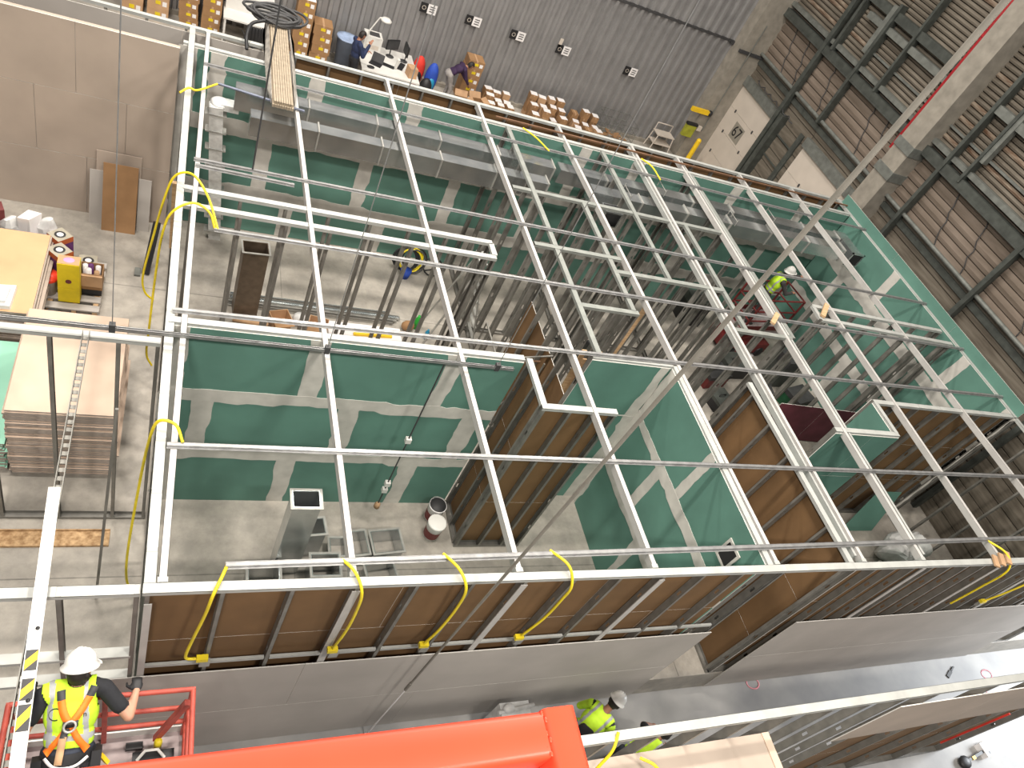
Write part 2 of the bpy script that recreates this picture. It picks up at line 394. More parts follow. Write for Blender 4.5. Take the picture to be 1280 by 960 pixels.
def dock_door(n, y0, y1, zt):
    d = thing('door_%d' % n, None, None, (16.97, (y0+y1)/2, 0), kind='structure'); L = (y1-y0)
    for k in range(4):
        h = zt/4
        MB().box(-.05, -L/2, k*h+.004, .0, L/2, (k+1)*h-.004).build('door_section', 'offwhite', d)
    q = MB()
    for k in range(1, 4):
        for yy in (-L*.22, L*.22): q.box(-.068, yy-.03, k*zt/4-.05, -.05, yy+.03, k*zt/4+.05)
    q.build('hinges', 'dark', d)
    return d
d1 = dock_door(1, 15.45, 18.45, 3.1)
MB().box(-.056, -.34, 1.62, -.05, .30, 2.16).build('number_plate', 'paint67', d1)
def text_part(txt, size, mk, parent, loc, rot, name='lettering', depth=.003):
    cu = bpy.data.curves.new('t', 'FONT'); cu.body = txt; cu.size = size; cu.extrude = depth; cu.align_x = 'CENTER'; cu.align_y = 'CENTER'
    to = bpy.data.objects.new('t', cu); COL.objects.link(to)
    me = bpy.data.meshes.new_from_object(to.evaluated_get(bpy.context.evaluated_depsgraph_get()))
    bpy.data.objects.remove(to); bpy.data.curves.remove(cu)
    me.materials.clear(); me.materials.append(M[mk])
    o = link(name, me, parent, loc); o.rotation_euler = rot
    return o
text_part('67', .52, 'black', d1, (-.06, -.02, 1.89), (PI/2, 0, -PI/2))
d2 = dock_door(2, 11.05, 13.95, 3.3)

# yellow guard post, bollard arm and notice in the corner
o = one('guard_post', MB().tube([(16.25, 17.6, 0), (16.25, 17.6, 1.0)], .085, 14).lathe([(.085,1.0),(.06,1.05),(0,1.07)], (16.25,17.6,0), 14), 'hivy', 'yellow steel guard post beside the dock door', 'bollard')
g = thing('barrier', 'yellow horizontal barrier bar with black knob fixed on the corner pier', 'barrier', (15.85, 17.92, 1.8))
MB().box(-.35,-.06,0,.35,.06,.14).build('arm', 'hivy', g); MB().ell((.42,0,.07),(.10,.10,.10)).build('knob', 'black', g)
g = thing('notice_box', 'yellow green notice box on the corner pier', 'sign', (15.85, 17.90, .9))
MB().box(-.2,-.05,0,.2,.08,.42).build('panel', mat('notice_green', (0.35,0.36,0.03), .6), g); MB().box(-.22,-.06,.42,.22,.08,.5).build('hood', 'black', g); MB().box(.24,-.05,.3,.42,.06,.46).build('switch', 'offwhite', g)

# ---- concrete column with collars and red pipe
cc = thing('concrete_column', 'square concrete column with steel collars by the right end of the framing', 'column', (16.72, 10.62, 0))
MB().box(-.27,-.30,0,.27,.30,9.6).build('shaft', 'concrete', cc)
for z in (4.55, 5.28): MB().box(-.30,-.33,z,.30,.33,z+.24).build('collar', 'girder2', cc)
o = one('red_pipe', MB().tube([(16.62,11.06,5.1),(16.62,11.06,9.6)], .065, 12).tube([(16.62,11.06,8.1),(16.62,11.06,8.22)], .085, 12), 'redpipe', 'dark red sprinkler pipe running up the concrete column', 'pipe')

# ================================================================== FRAMED WALLS
SW, SF, ST = .092, .041, .0016
def stud_mesh(L, cut=None):
    mb = MB(); t = .003
    holes = [z for z in (.55, 1.35, 2.2, 3.05) if z < L-.15]
    zs = [0]
    for hz in holes: zs += [hz-.05, hz+.05]
    zs.append(L)
    mb.box(0, -SW/2, 0, t, -.016, L); mb.box(0, .016, 0, t, SW/2, L)
    for i in range(0, len(zs), 2): mb.box(0, -.016, zs[i], t, .016, zs[i+1])
    for sgn in (-1, 1):
        y = sgn*SW/2
        mb.box(0, min(y, y-sgn*t), 0, SF, max(y, y-sgn*t), L)
        mb.box(SF-t, min(y, y-sgn*.010), 0, SF, max(y, y-sgn*.010), L)
    return mb
_stud = {}
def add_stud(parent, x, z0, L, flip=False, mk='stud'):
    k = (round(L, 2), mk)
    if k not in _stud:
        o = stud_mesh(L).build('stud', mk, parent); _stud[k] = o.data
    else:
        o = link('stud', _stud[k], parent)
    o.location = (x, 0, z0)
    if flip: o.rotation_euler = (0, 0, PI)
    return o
def track(parent, L, z, up, name, mk):
    mb = MB(); t = .003; w2 = SW/2+.003; s = .05 if up else -.05
    z0, z1 = (z, z+t) if up else (z-t, z)
    mb.box(0, -w2, z0, L, w2, z1)
    for y in (-w2, w2-t): mb.box(0, y, min(z, z+s), L, y+t, max(z, z+s))
    return mb.build(name, mk, parent)

def ragged(mb, p0, p1, ax, wid, yf, m=0):
    """a hand-trowelled strip from p0 to p1 (u,z) on the plane y=yf, ax 'h' or 'v'"""
    L = (p1[0]-p0[0]) if ax == 'h' else (p1[1]-p0[1]); n = max(2, int(L/.11)); lo = []; hi = []
    a = b = 0
    for i in range(n+1):
        if random.random() < .28: a = random.uniform(-.03, .035)
        if random.random() < .28: b = random.uniform(-.03, .035)
        t = i/n; ja = a + random.uniform(-.008,.008); jb = b + random.uniform(-.008,.008)
        if ax == 'h':
            u = p0[0]+L*t; lo.append((u, p0[1]-wid/2+ja)); hi.append((u, p0[1]+wid/2+jb))
        else:
            z = p0[1]+L*t; lo.append((p0[0]-wid/2+ja, z)); hi.append((p0[0]+wid/2+jb, z))
    sgn = 1 if yf > 0 else -1; th = (.0055 if ax == 'h' else .0035)*sgn
    vs = [(u, yf+th, z) for u, z in lo] + [(u, yf+th, z) for u, z in hi] + [(u, yf, z) for u, z in lo] + [(u, yf, z) for u, z in hi]
    N = n+1; fs = []
    for i in range(n):
        fs += [(i, i+1, N+i+1, N+i), (2*N+i, 2*N+i+1, i+1, i), (N+i, N+i+1, 3*N+i+1, 3*N+i)]
    mb.add(vs, fs, m)

def boards(W, side, face, u0, u1, rows, cuts, tape=None, skip=(), back='paper', gap=.004, widths=(.22,.24), ends=(False, False), holes=()):
    y0 = side*(SW/2+.004); y1 = y0 + side*.0125; f_out = 3 if side > 0 else 1
    strips = []
    for r in range(len(rows)-1):
        cs = [u0] + sorted(cuts[r]) + [u1]
        for i in range(len(cs)-1):
            if (r, i) in skip: continue
            a, b = cs[i]+gap/2, cs[i+1]-gap/2; z0, z1 = rows[r]+gap/2, rows[r+1]-gap/2
            mb = MB(); ya, yb = min(y0, y1), max(y0, y1); mb.box(a, ya, z0, b, yb, z1, 2)
            # face order from box(): 0 bottom 1 top 2 -y 3 +x 4 +y 5 -x
            mb.m = [2, 2, 1 if side > 0 else 0, 2, 0 if side > 0 else 1, 2]
            mb.build('board_panel', [face, back, 'gyp'], W)
        for c in cs[1:-1]: strips.append(('v', (c, rows[r]+.0), (c, rows[r+1])))
    if tape:
        for r in range(1, len(rows)-1): strips.append(('h', (u0, rows[r]), (u1, rows[r])))
        if ends[0]: strips.append(('v', (u0+.09, rows[0]), (u0+.09, rows[-1])))
        if ends[1]: strips.append(('v', (u1-.09, rows[0]), (u1-.09, rows[-1])))
        for ax, p, q in strips:
            mb = MB(); ragged(mb, p, q, ax, widths[0] if ax == 'h' else widths[1], y1)
            mb.build('joint_compound', tape, W)

WN = [0]
def wall(name, label, p0, p1, studs=True, sp=.61, first=0., h=H, top='plate', bottom='stud', flip=False, skips=(), smk='stud', group=None, cat='wall', dbl=()):
    p0 = Vector((*p0, 0)); p1 = Vector((*p1, 0)); d = p1-p0; L = d.length
    W = thing(name, label, cat, p0, group, math.atan2(d.y, d.x)); W['len'] = L
    WN[0] += 1; h = h - .0022*(WN[0] % 7)
    if top: track(W, L, h, False, 'top_track', top)
    if bottom: track(W, L, 0, True, 'bottom_track', bottom)
    if studs:
        u = first; k = 0
        while u < L-.06:
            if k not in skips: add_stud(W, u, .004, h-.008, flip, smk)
            u += sp; k += 1
        add_stud(W, L-.003, .004, h-.008, True, smk)
        for u in dbl: add_stud(W, u, .004, h-.008, not flip, smk)
    del W['len']
    return W

# --- front wall, left of the doorway
Wf = wall('stud_wall', 'front steel stud wall with brown board backs, left of the doorway', (0.0, 0.05), (7.45, 0.05), first=.02, flip=False, dbl=(7.38,))
boards(Wf, 1, 'green', .05, 7.12, [0, 1.22, 2.44, 3.62], [[2.4, 4.9], [1.3, 3.7, 6.1], [2.4, 4.9]])
for k in range(12):
    u = .02+.61*k
    MB().box(u+.045, -.05, 2.02, u+.60, -.02, 2.07).build('flat_strap', 'plate', Wf)
for u in (1.83, 3.66, 5.49):                                     # pale box posts under the joists
    MB().box(u-.005, -.056, 0, u+.075, -.045, 3.55).build('bracing_post', 'joist', Wf)
MB().box(.02, -.056, 0, .085, -.045, 3.45).build('bracing_post', 'joist', Wf)
# --- front wall, right of the doorway
Wfr = wall('stud_wall', 'front steel stud wall with brown board backs, right of the doorway', (8.72, 0.05), (17.0, 0.05), sp=.406, first=.02)
boards(Wfr, 1, 'green', .05, 7.0, [0, 1.22, 2.44, 3.62], [[2.4, 4.9], [1.3, 3.7], [2.4, 4.9]])
for u in (1.42, 3.25, 4.6, 5.9):
    MB().box(u, -.056, 0, u+.075, -.045, 3.6).build('bracing_post', 'joist', Wfr)
hd = thing('door_header', 'bright steel header track over the front doorway', 'header', (7.45, .05, H-.05))
MB().box(0,-.05,.045,1.27,.05,.05).box(0,-.05,0,1.27,-.047,.05).box(0,.047,0,1.27,.05,.05).build('track', 'plate', hd)

# low outer board row leaning along the front wall (left, right)
def low_board(name, label, xs, rows, mk):
    t = thing(name, label, 'board', (xs[0], -.016, rows[0]))
    for r in range(len(rows)-1):
        cs = xs if r % 2 == 0 else [xs[0], xs[0]+(xs[1]-xs[0])*.55, xs[-1]]
        for a, b in zip(cs[:-1], cs[1:]):
            mb = MB().box(a-xs[0]+.002, -.0125, rows[r]-rows[0]+.002, b-xs[0]-.002, 0, rows[r+1]-rows[0]-.002); mb.m = [1,1,0,1,1,1]
            mb.build('board_panel', [mk, 'gyp'], t)
    return t
low_board('drywall_row', 'grey beige drywall rows along the foot of the front wall, left of the doorway', [-.32, 3.35, 7.46], [LOW+.01, .62, 1.86], 'greyboard')
low_board('drywall_row', 'pale drywall rows along the foot of the front wall, right of the doorway', [9.02, 12.6, 16.3], [LOW+.01, .68, 1.99], 'greyboard')

# --- left wall (bare studs, seen edge on)
Wl = wall('stud_wall', 'bare steel stud wall along the left end of the framing', (0.05, 0.1), (0.0, 10.4), sp=.61, first=.3)
# --- inner back wall with taped green boards
Wb = wall('stud_wall', 'long back wall of green board with pale taped joints', (-.12, 9.85), (15.6, 9.85), sp=.61)
boards(Wb, -1, 'green', 0, 15.7, [.01, .92, 2.30, 3.62], [[2.15, 4.08, 6.2, 8.4, 10.8, 13.2], [1.53, 3.46, 5.36, 7.3, 9.4, 11.6, 13.9], [.55, 2.23, 4.07, 7.84, 9.2, 12.03, 14.2]], tape='comp', ends=(True, False), widths=(.30, .27))
# --- outer back wall
Wo = wall('stud_wall', 'outermost back stud wall with brown board backs behind the green wall', (-5.0, 10.45), (15.95, 10.45), sp=.61)
boards(Wo, 1, 'greyboard', 6.25, 20.9, [0, 1.22, 2.44, 3.64], [[8.7, 11.1, 13.6, 16, 18.4], [9.9, 12.3, 14.8, 17.2], [8.7, 11.1, 13.6, 16, 18.4]])
boards(Wo, -1, 'greyboard', 0, 6.3, [0, 1.22, 2.44, 3.56], [[2.4], [3.6], [2.4, 4.85]])
rl = one('brown_rail', MB().beam((5.6, 9.98, 3.70), (15.95, 10.16, 3.70), .032, .03), 'brown', 'thin rust brown rail lying along the gap between the two back walls', 'rail')
# --- beige wall, upper left of the view
Wp = wall('stud_wall', 'beige drywall partition left of the framing, far side of the pallet stacks', (-6.0, 9.62), (-.16, 9.62), sp=.61, top='beige')
boards(Wp, -1, 'beige', 0, 5.84, [0, 1.22, 2.44, 3.66], [[2.2, 4.5], [1.3, 3.75, 5.1], [2.4, 4.35]], gap=.006)
# --- middle green wall
Wm = wall('stud_wall', 'green wall between the front left room and the open middle room, pale taped joints', (0.02, 3.33), (4.52, 3.33), sp=.61, bottom='stud')
boards(Wm, -1, 'green', 0, 4.5, [.0, 1.18, 2.43, 3.62], [[1.72, 3.58], [.45, 2.36, 4.18], [1.74, 3.5]], tape='comp', ends=(True, False), widths=(.22, .25))
# --- closet box
Wc1 = wall('stud_wall', 'left side of the brown stud closet box in the front left room', (4.60, 3.33), (4.60, 2.50), sp=.406, first=.05)
boards(Wc1, 1, 'green', .05, .80, [0, 1.22, 2.44, 3.62], [[], [], []])
Wc2 = wall('stud_wall', 'front side of the brown stud closet box in the front left room', (4.56, 2.48), (5.75, 2.48), sp=.406, first=.02)
boards(Wc2, 1, 'green', .06, 1.18, [0, 1.22, 2.44, 3.62], [[], [], []])
# --- room right of the closet: back wall and right wall
Wg3 = wall('stud_wall', 'short green back wall right of the closet box', (5.70, 3.54), (7.18, 3.54), sp=.61)
boards(Wg3, -1, 'green', .0, 1.44, [0, 2.44, 3.62], [[], []], ends=(False, True), tape='comp', widths=(.01,.18))
Wg4 = wall('stud_wall', 'green side wall with slanting looking taped joints, left of the doorway passage', (7.22, 0.1), (7.22, 3.52), sp=.61)
boards(Wg4, 1, 'green', .0, 3.40, [0, 1.36, 2.50, 3.62], [[1.62], [2.26], [1.72]], tape='comp', ends=(False, True), widths=(.20, .17))
ob = one('outlet_cutout', MB().box(7.135, .44, 2.95, 7.148, .66, 3.25), 'ductshade', 'black square opening cut high in the green side wall', 'opening')
of = MB()
for a in ((.40,2.91,.70,2.95),(.40,3.25,.70,3.29),(.40,2.95,.44,3.25),(.66,2.95,.70,3.25)): of.box(7.13, a[0], a[1], 7.15, a[2], a[3])
one('opening_trim', of, 'comp', 'pale frame around the black square opening in the green side wall', 'trim')
# --- passage: brown wall
Wc = wall('stud_wall', 'brown board backed stud wall along the right of the passage', (8.70, 0.0), (8.66, 3.35), sp=.61, first=.05)
boards(Wc, -1, 'green', .0, 3.32, [0, 1.22, 2.44, 3.62], [[], [], []])
# --- chase wall in the middle room
for nm, y, lb in (('a', 5.50, 'near row of bare studs of the long narrow chase in the middle room'), ('b', 5.85, 'far row of bare studs of the long narrow chase in the middle room')):
    wall('stud_wall', lb, (0.06, y), (4.60, y), sp=.61, first=.10, bottom='stud')
ec = one('end_track', MB().box(4.53, 5.54, H-.05, 4.62, 5.82, H), 'plate', 'short white track closing the right end of the narrow chase', 'track')
# --- bare stud walls in the middle
def bare(lb, p, q, sp=.61, first=.05, **k): return wall('stud_wall', lb, p, q, sp=sp, first=first, group='bare inner stud walls', top='trackgrey', **k)
Wy1 = bare('bare stud wall running back from the short green wall', (5.84, 3.6), (5.84, 9.78))
boards(Wy1, -1, 'green', .1, 2.4, [0, 1.22, 2.44], [[], []])
bare('bare stud wall second to the right of the chase end, running front to back', (6.90, 4.70), (6.90, 7.62))
bare('bare stud wall third to the right of the chase end, running front to back', (8.08, 5.72), (8.08, 9.78))
bare('bare stud wall fourth to the right of the chase end, running front to back', (9.30, 4.62), (9.30, 7.62))
bare('bare stud wall running front to back, left of the worker on the red lift', (10.42, 4.62), (10.46, 9.78))
bare('bare cross stud wall in front of the ducts', (5.42, 7.66), (10.30, 7.66))
bare('short bare cross stud wall under the fourth joist', (5.42, 6.05), (7.14, 6.05))
bare('bare cross stud wall under the fifth joist in the middle', (6.90, 5.68), (9.28, 5.68))
bare('short bare cross stud wall behind the short green wall', (5.84, 4.66), (6.98, 4.66))
bare('short bare cross stud wall behind the brown passage wall', (9.0, 4.62), (10.38, 4.62))
# --- right rooms
Wr = wall('stud_wall', 'green boarded right end wall with pale taped joints', (15.66, 3.18), (15.66, 10.4), sp=.61)
boards(Wr, 1, 'green', .0, 6.6, [0, 1.30, 2.60, 3.64], [[1.2, 3.6], [2.45, 5.5], [1.6, 4.32]], tape='comp', ends=(True, False), widths=(.30, .28))
boards(Wr, -1, 'greyboard', .0, 7.2, [0, 1.22, 2.44, 3.9], [[2.4, 4.8], [3.6], [2.4, 4.8]], back='green')
Wr2 = wall('stud_wall', 'bare studded front half of the right end wall', (15.66, .1), (15.66, 3.16), sp=.61)
Wrb = wall('stud_wall', 'brown backed stud wall behind the bright front right room', (11.50, 3.22), (15.6, 3.22), sp=.61)
boards(Wrb, 1, 'green', .0, 4.1, [0, 1.22, 2.44, 3.62], [[2.0], [1.2, 3.2], [2.0]])
Wgb = wall('stud_wall', 'small green boarded side wall of the front right alcove', (11.52, 2.50), (11.52, 3.20), sp=.406)
boards(Wgb, 1, 'green', .0, .70, [0, 1.22, 2.44, 3.62], [[], [], []])
Wgc = wall('stud_wall', 'small green boarded front wall of the front right alcove', (10.02, 2.48), (11.56, 2.48), sp=.406)
boards(Wgc, -1, 'green', .0, 1.54, [0, 1.22, 2.44, 3.62], [[.75], [.3], [.9]])
Wpu = wall('stud_wall', 'near stud row, low purple boards on its front, of the chase in the right rear room', (11.60, 5.32), (15.5, 5.22), sp=.61)
boards(Wpu, -1, 'purple', .92, 3.8, [0.02, 1.22], [[2.3]])
wall('stud_wall', 'far row of bare studs of the chase in the right rear room', (11.60, 5.70), (15.5, 5.62), sp=.61)
wall('stud_wall', 'stub stud wall closing the chase in the right rear room', (11.60, 5.32), (11.62, 5.70), sp=.3)
# --- frame left of the building
wall('stud_wall', 'open stud frame on the left, above the strand board plank', (-4.0, 2.98), (-.04, 2.98), sp=.64, first=.33)
Wle = wall('stud_wall', 'open stud frame on the far left in front of the lift worker', (-4.0, .05), (-.02, .05), sp=1.1, first=.06)
MB().box(0, -.05, 2.29, 3.95, .05, 2.34).build('mid_track', 'plate', Wle)
MB().box(0, -.05, 1.74, 3.95, .05, 1.79).build('mid_track', 'plate', Wle)

# --- near wall, bottom right of the view
Wn = wall('stud_wall', 'stud wall nearest the viewer with a pale top track, bottom right', (3.3, -1.64), (14.0, -1.64), sp=.61, first=.2, skips=(10, 12, 14, 16), h=H-LOW)
Wn.location.z = LOW
boards(Wn, -1, 'beige', 5.3, 10.6, [2.62, 3.94], [[7.6]])
boards(Wn, 1, 'beige', 6.2, 10.6, [0, 1.22, 2.4], [[8.6], [7.4]])
MB().beam((9.62,-.06,.9),(9.66,-.06,2.35),.03,.03).build('red_sleeve', 'redcloth', Wn)
lid = thing('ceiling_board', 'beige drywall board lying flat over the near framing beside the red rail', 'board', (3.4, -3.4, 3.10))
MB().box(0, 0, 0, 3.15, 1.70, .016).build('board_panel', ['beige'], lid)
MB().box(3.05, 0, -.02, 3.15, 1.70, .03).build('edge_strip', 'sheet', lid)
fr_ = MB()
for x in (.1, 1.5, 2.9): fr_.box(x, .05, LOW-3.10, x+.05, .14, 0)
fr_.build('support_posts', 'stud', lid)

# ================================================================== CEILING FRAMING
JL = [(.15, .25, 'leftmost'), (1.83, 1.62, 'second from left'), (3.62, 3.42, 'third from left'), (5.40, 5.31, 'fourth from left'), (7.33, 7.17, 'fifth from left, over the taped green side wall'),
      (8.94, 9.04, 'sixth from left, beside the brown passage wall'), (10.18, 10.31, 'seventh from left'), (11.99, 12.2, 'eighth from left'), (14.05, 13.9, 'ninth from left'), ]
def c_member(L, w_, h_, lip=.012):
    t = .003; mb = MB()
    mb.box(0, -w_/2, h_-t, L, w_/2, h_)
    mb.box(0, -w_/2, 0, L, -w_/2+t, h_); mb.box(0, w_/2-t, 0, L, w_/2, h_)
    mb.box(0, -w_/2, 0, L, -w_/2+lip, t); mb.box(0, w_/2-lip, 0, L, w_/2, t)
    return mb
for xf, xb, wd in JL:
    a = Vector((xf, .10, H-.10)); b = Vector((xb, 10.39, H-.10)); d = b-a
    j = thing('ceiling_joist', 'white ceiling joist, %s of nine' % wd, 'joist', a, 'white ceiling joists', math.atan2(d.y, d.x))
    c_member(d.length, .066, .105).build('joist_channel', 'joist', j)
    for e in (0.0, d.length-.05): MB().box(e, -.042, .0, e+.05, .042, .106).build('end_clip', 'plate', j)
    if wd.startswith('sixth') or wd.startswith('seventh'):
        c_member(d.length-.2, .05, .09).build('doubled_joist', 'plate', j).location = (.1, .09 if wd.startswith('sixth') else -.10, 0)
def hat(y0, y1, x0, x1, z, label, mk='chan', name='hat_channel', cat='channel'):
    a = Vector((x0, y0, z)); d = Vector((x1, y1, z))-a
    t = thing(name, label, cat, a, 'channels laid across the joists', math.atan2(d.y, d.x)); L = d.length
    MB().box(0,-.020,.026,L,.020,.030).box(0,-.022,0,L,-.018,.030).box(0,.018,0,L,.022,.030).build('crown', mk, t)
    MB().box(0,-.040,0,L,-.020,.003).box(0,.020,0,L,.040,.003).build('flanges', mk, t)
    return t
ZC = H+.008
hat(.24, .48, .66, 15.9, ZC, 'steel channel across the joists, nearest the front wall')
hat(1.56, 1.70, .10, 15.9, ZC, 'steel channel across the joists, second from the front')
hat(3.46, 3.72, .05, 15.95, ZC, 'steel channel across the joists, just behind the middle green wall')
hat(5.02, 5.07, .46, 16.2, ZC, 'steel channel across the joists, in front of the narrow chase')
hat(6.50, 6.50, .16, 15.95, ZC, 'steel channel across the joists, behind the narrow chase')
hat(9.22, 9.20, .21, 15.95, ZC, 'steel channel across the joists, nearest the back wall')
hat(6.36, 6.33, .19, 1.52, ZC, 'short loose steel channel beside the channel behind the chase')
sc_ = thing('conduit_stub', 'blue grey short conduit on the left joists by the back wall', 'conduit', (.42, 8.66, ZC))
MB().tube([(0,0,.03),(1.35,-.22,.03)], .022, 8).build('pipe', mat('blue_grey_pipe', (.16,.18,.24), .4, .3), sc_)
# dark hanging rail over the left part with its wires
rail = thing('hanging_rail', 'long dark slotted steel rail hung on wires across the left side', 'rail', (-4.0, 2.93, 3.80))
MB().box(0,-.02,0,8.18,-.016,.045).box(0,.016,0,8.18,.02,.045).box(0,-.02,0,8.18,.02,.004).box(0,-.02,.041,8.18,-.010,.045).box(0,.010,.041,8.18,.02,.045).build('strut', 'chan', rail)
for x in (3.49, 5.73, 7.94): MB().box(x-.03,-.03,-.02,x+.03,.03,.09).build('clip', 'dark', rail)
for x, lb in ((-.51,'left'),(1.73,'middle'),(3.94,'right')):
    one('hanger_wire', MB().tube([(x,2.93,3.84),(x+.0,2.93,13.5)], .0055, 6), 'chan', 'thin steel hanger wire holding the %s of the dark rail' % {'left':'left part','middle':'middle','right':'right end'}[lb], 'wire')
o = one('hanger_rod', MB().tube([(.94,6.5,3.70),(.90,6.6,13)], .012, 6), 'dark', 'thin black threaded rod dropping to the channel behind the chase', 'rod')
# grey pipe hanging in front of everything
o = thing('hanging_pipe', 'long pale grey pipe slanting from top right to the front wall foot', 'pipe', (2.97, -.16, LOW))
a = Vector((0,0,0)); b = Vector((.40,-.09,10.52)); e = b*1.35
c_ = b*.175
MB().tube([a, c_], .0105, 8).build('lower_rope', 'label', o)
MB().tube([c_, b, e], .0145, 10, r1=.024).build('pipe', 'rope', o)
MB().tube([b*.17, b*.19], .022, 8).build('coupling', 'rope', o)
# bundle of strips with coiled cable lying on the second joist
bd = thing('strip_bundle', 'bundle of beige strips wrapped in dusty film lying on the second joist', 'bundle', (1.42, 8.35, H+.035))
q = MB()
for k in range(9): q.box(-.17+.038*k, 0, .0+.004*(k%2), -.138+.038*k, 3.05, .05)
for k in range(8): q.box(-.15+.038*k, .03, .05, -.118+.038*k, 3.05, .095)
q.build('strips', 'conduit', bd)
q = MB()
for s_ in (-1, 1):
    pts = [(s_*.20, .2+.1*i, .02+.015*math.sin(i*1.7)) for i in range(30)]
    q.poly([(s_*.18,.1,0),(s_*.23+.01*s_,.6,.0),(s_*.25,1.5,.0),(s_*.27,2.4,0),(s_*.21,3.0,0),(s_*.18,3.0,.1),(s_*.18,1.5,.11),(s_*.18,.1,.09)], (s_*.006,0,0))
q.build('film_wrap', 'film', bd)
ck = thing('cable_coil', 'black coiled hose lying on the far end of the strip bundle', 'cable', (1.36, 11.15, H+.16))
for k in range(8):
    rr = .30+.035*k
    MB().tube([(rr*math.cos(2*PI*i/26)*(1+.08*math.sin(k)), rr*.62*math.sin(2*PI*i/26)+.03*k, .03+.03*(k%3)+.03*math.sin(4*PI*i/26+k)) for i in range(27)], .024, 8).build('loop', 'dark', ck)
MB().tube(smooth_pts([(-.2,-.2,.05),(-.42,-.4,.02),(-.5,-.75,-.05),(-.48,-.95,-.2)]), .03, 8).build('hose_end', 'black', ck)

# ================================================================== YELLOW CABLES
def cable(pts, label, r=.016, ends=None, box=None, group='yellow armoured cables'):
    t = thing('yellow_cable', label, 'cable', pts[0], group)
    q = [Vector(p)-Vector(pts[0]) for p in pts]
    MB().tube(smooth_pts(q), r, 8).build('sheath', 'yellow', t)
    if box:
        b_ = Vector(box)-Vector(pts[0]); MB().cb(b_, (.11,.06,.055)).build('connector', 'yellow', t)
        MB().cb(b_+Vector((.03,.0,-.11)), (.10,.05,.10)).build('junction_box', 'steel', t)
    return t
cable([(.68,.26,3.66),(.63,.12,3.70),(.56,-.045,3.66),(.53,-.055,3.3),(.47,-.05,2.75),(.44,-.05,2.42),(.46,-.05,2.31),(.56,-.05,2.29)], 'yellow cable looping over the front wall, leftmost of four', box=(.60,-.05,2.29))
cable([(1.72,.28,3.68),(1.83,.12,3.71),(1.90,-.05,3.62),(1.94,-.06,3.2),(1.94,-.06,2.75),(1.90,-.06,2.34)], 'yellow cable beside a pale post of the front wall, second of four from left', box=(1.90,-.06,2.30))
cable([(2.78,.32,3.68),(2.90,.10,3.74),(2.98,-.06,3.62),(3.02,-.07,3.2),(3.01,-.06,2.65),(2.95,-.06,2.30)], 'yellow cable over the front wall, third of four from left', box=(2.95,-.06,2.26))
cable([(4.05,.34,3.68),(4.18,.10,3.76),(4.24,-.06,3.60),(4.26,-.07,3.3),(4.27,-.06,2.80),(4.18,-.06,2.33)], 'yellow cable over the front wall, rightmost of four left of the doorway', box=(4.16,-.06,2.28))
cable([(11.95,.42,3.66),(12.1,.14,3.72),(12.16,-.06,3.55),(12.16,-.07,3.0),(12.14,-.06,2.4)], 'yellow cable over the right front wall by the eighth joist')
cable([(13.6,-.06,3.5),(13.40,-.07,3.1),(13.2,-.07,2.7),(13.04,-.06,2.42)], 'yellow cable low between studs at the far right of the front wall', box=(13.0,-.06,2.40))
cable([(.50,5.02,3.69),(.36,5.45,3.84),(.16,5.80,3.90),(-.05,5.88,3.78),(-.16,5.86,3.4),(-.27,5.85,2.66),(-.36,5.85,1.96),(-.32,5.85,1.64),(-.20,5.85,1.50)], 'yellow cable arching over the left wall beside the riser duct, upper of two')
cable([(.46,5.03,3.69),(.38,5.14,3.84),(.18,5.2,3.90),(-.05,5.12,3.76),(-.14,5.1,3.4),(-.18,5.1,2.74),(-.21,5.1,1.7),(-.22,5.1,1.1),(-.14,5.1,.85)], 'yellow cable arching over the left wall, lower of two by the channel end')
cable([(.24,1.58,3.70),(.16,1.72,3.80),(.0,1.76,3.78),(-.07,1.75,3.4),(-.13,1.75,2.5),(-.19,1.75,1.2),(-.18,1.75,.5),(-.10,1.75,.12)], 'yellow cable dropping down outside the left wall near the front corner')
cable([(-.10,8.12,3.70),(.02,8.25,3.74),(.14,8.27,3.72),(.42,8.6,3.72)], 'short yellow cable over the left wall near the back corner')
cable([(6.16,9.80,3.70),(6.35,9.45,3.74),(6.55,9.1,3.72)], 'short yellow cable from the back wall, left of two')
cable([(9.06,9.80,3.70),(9.16,9.45,3.76),(9.24,9.05,3.72)], 'short yellow cable from the back wall, right of two')
cable([(4.22,-1.62,3.70),(4.16,-1.75,3.60),(4.06,-1.84,3.40),(3.99,-1.92,3.16)], 'yellow cable bent over the near wall beside the red rail, left of two')
cable([(4.60,-1.80,3.36),(4.72,-1.90,3.40),(4.82,-2.02,3.30),(4.9,-2.15,3.14)], 'yellow cable end over the near drywall lid, right of two')
pc = thing('drop_cord', 'dark hanging drop cord with white sockets in front of the middle green wall', 'cord', (3.22, 2.93, .40))
MB().tube([(0,0,.05),(.0,0,1.7),(0,0,3.405)], .012, 6).build('cord', 'dark', pc)
for z in (.45,.62,1.72): MB().box(-.04,-.035,z,.04,.035,z+.09).build('socket', 'white', pc)
MB().lathe([(.0,0),(.05,.01),(.045,.09),(.02,.13),(0,.13)], (0,0,0), 10).build('plug', 'card2', pc)

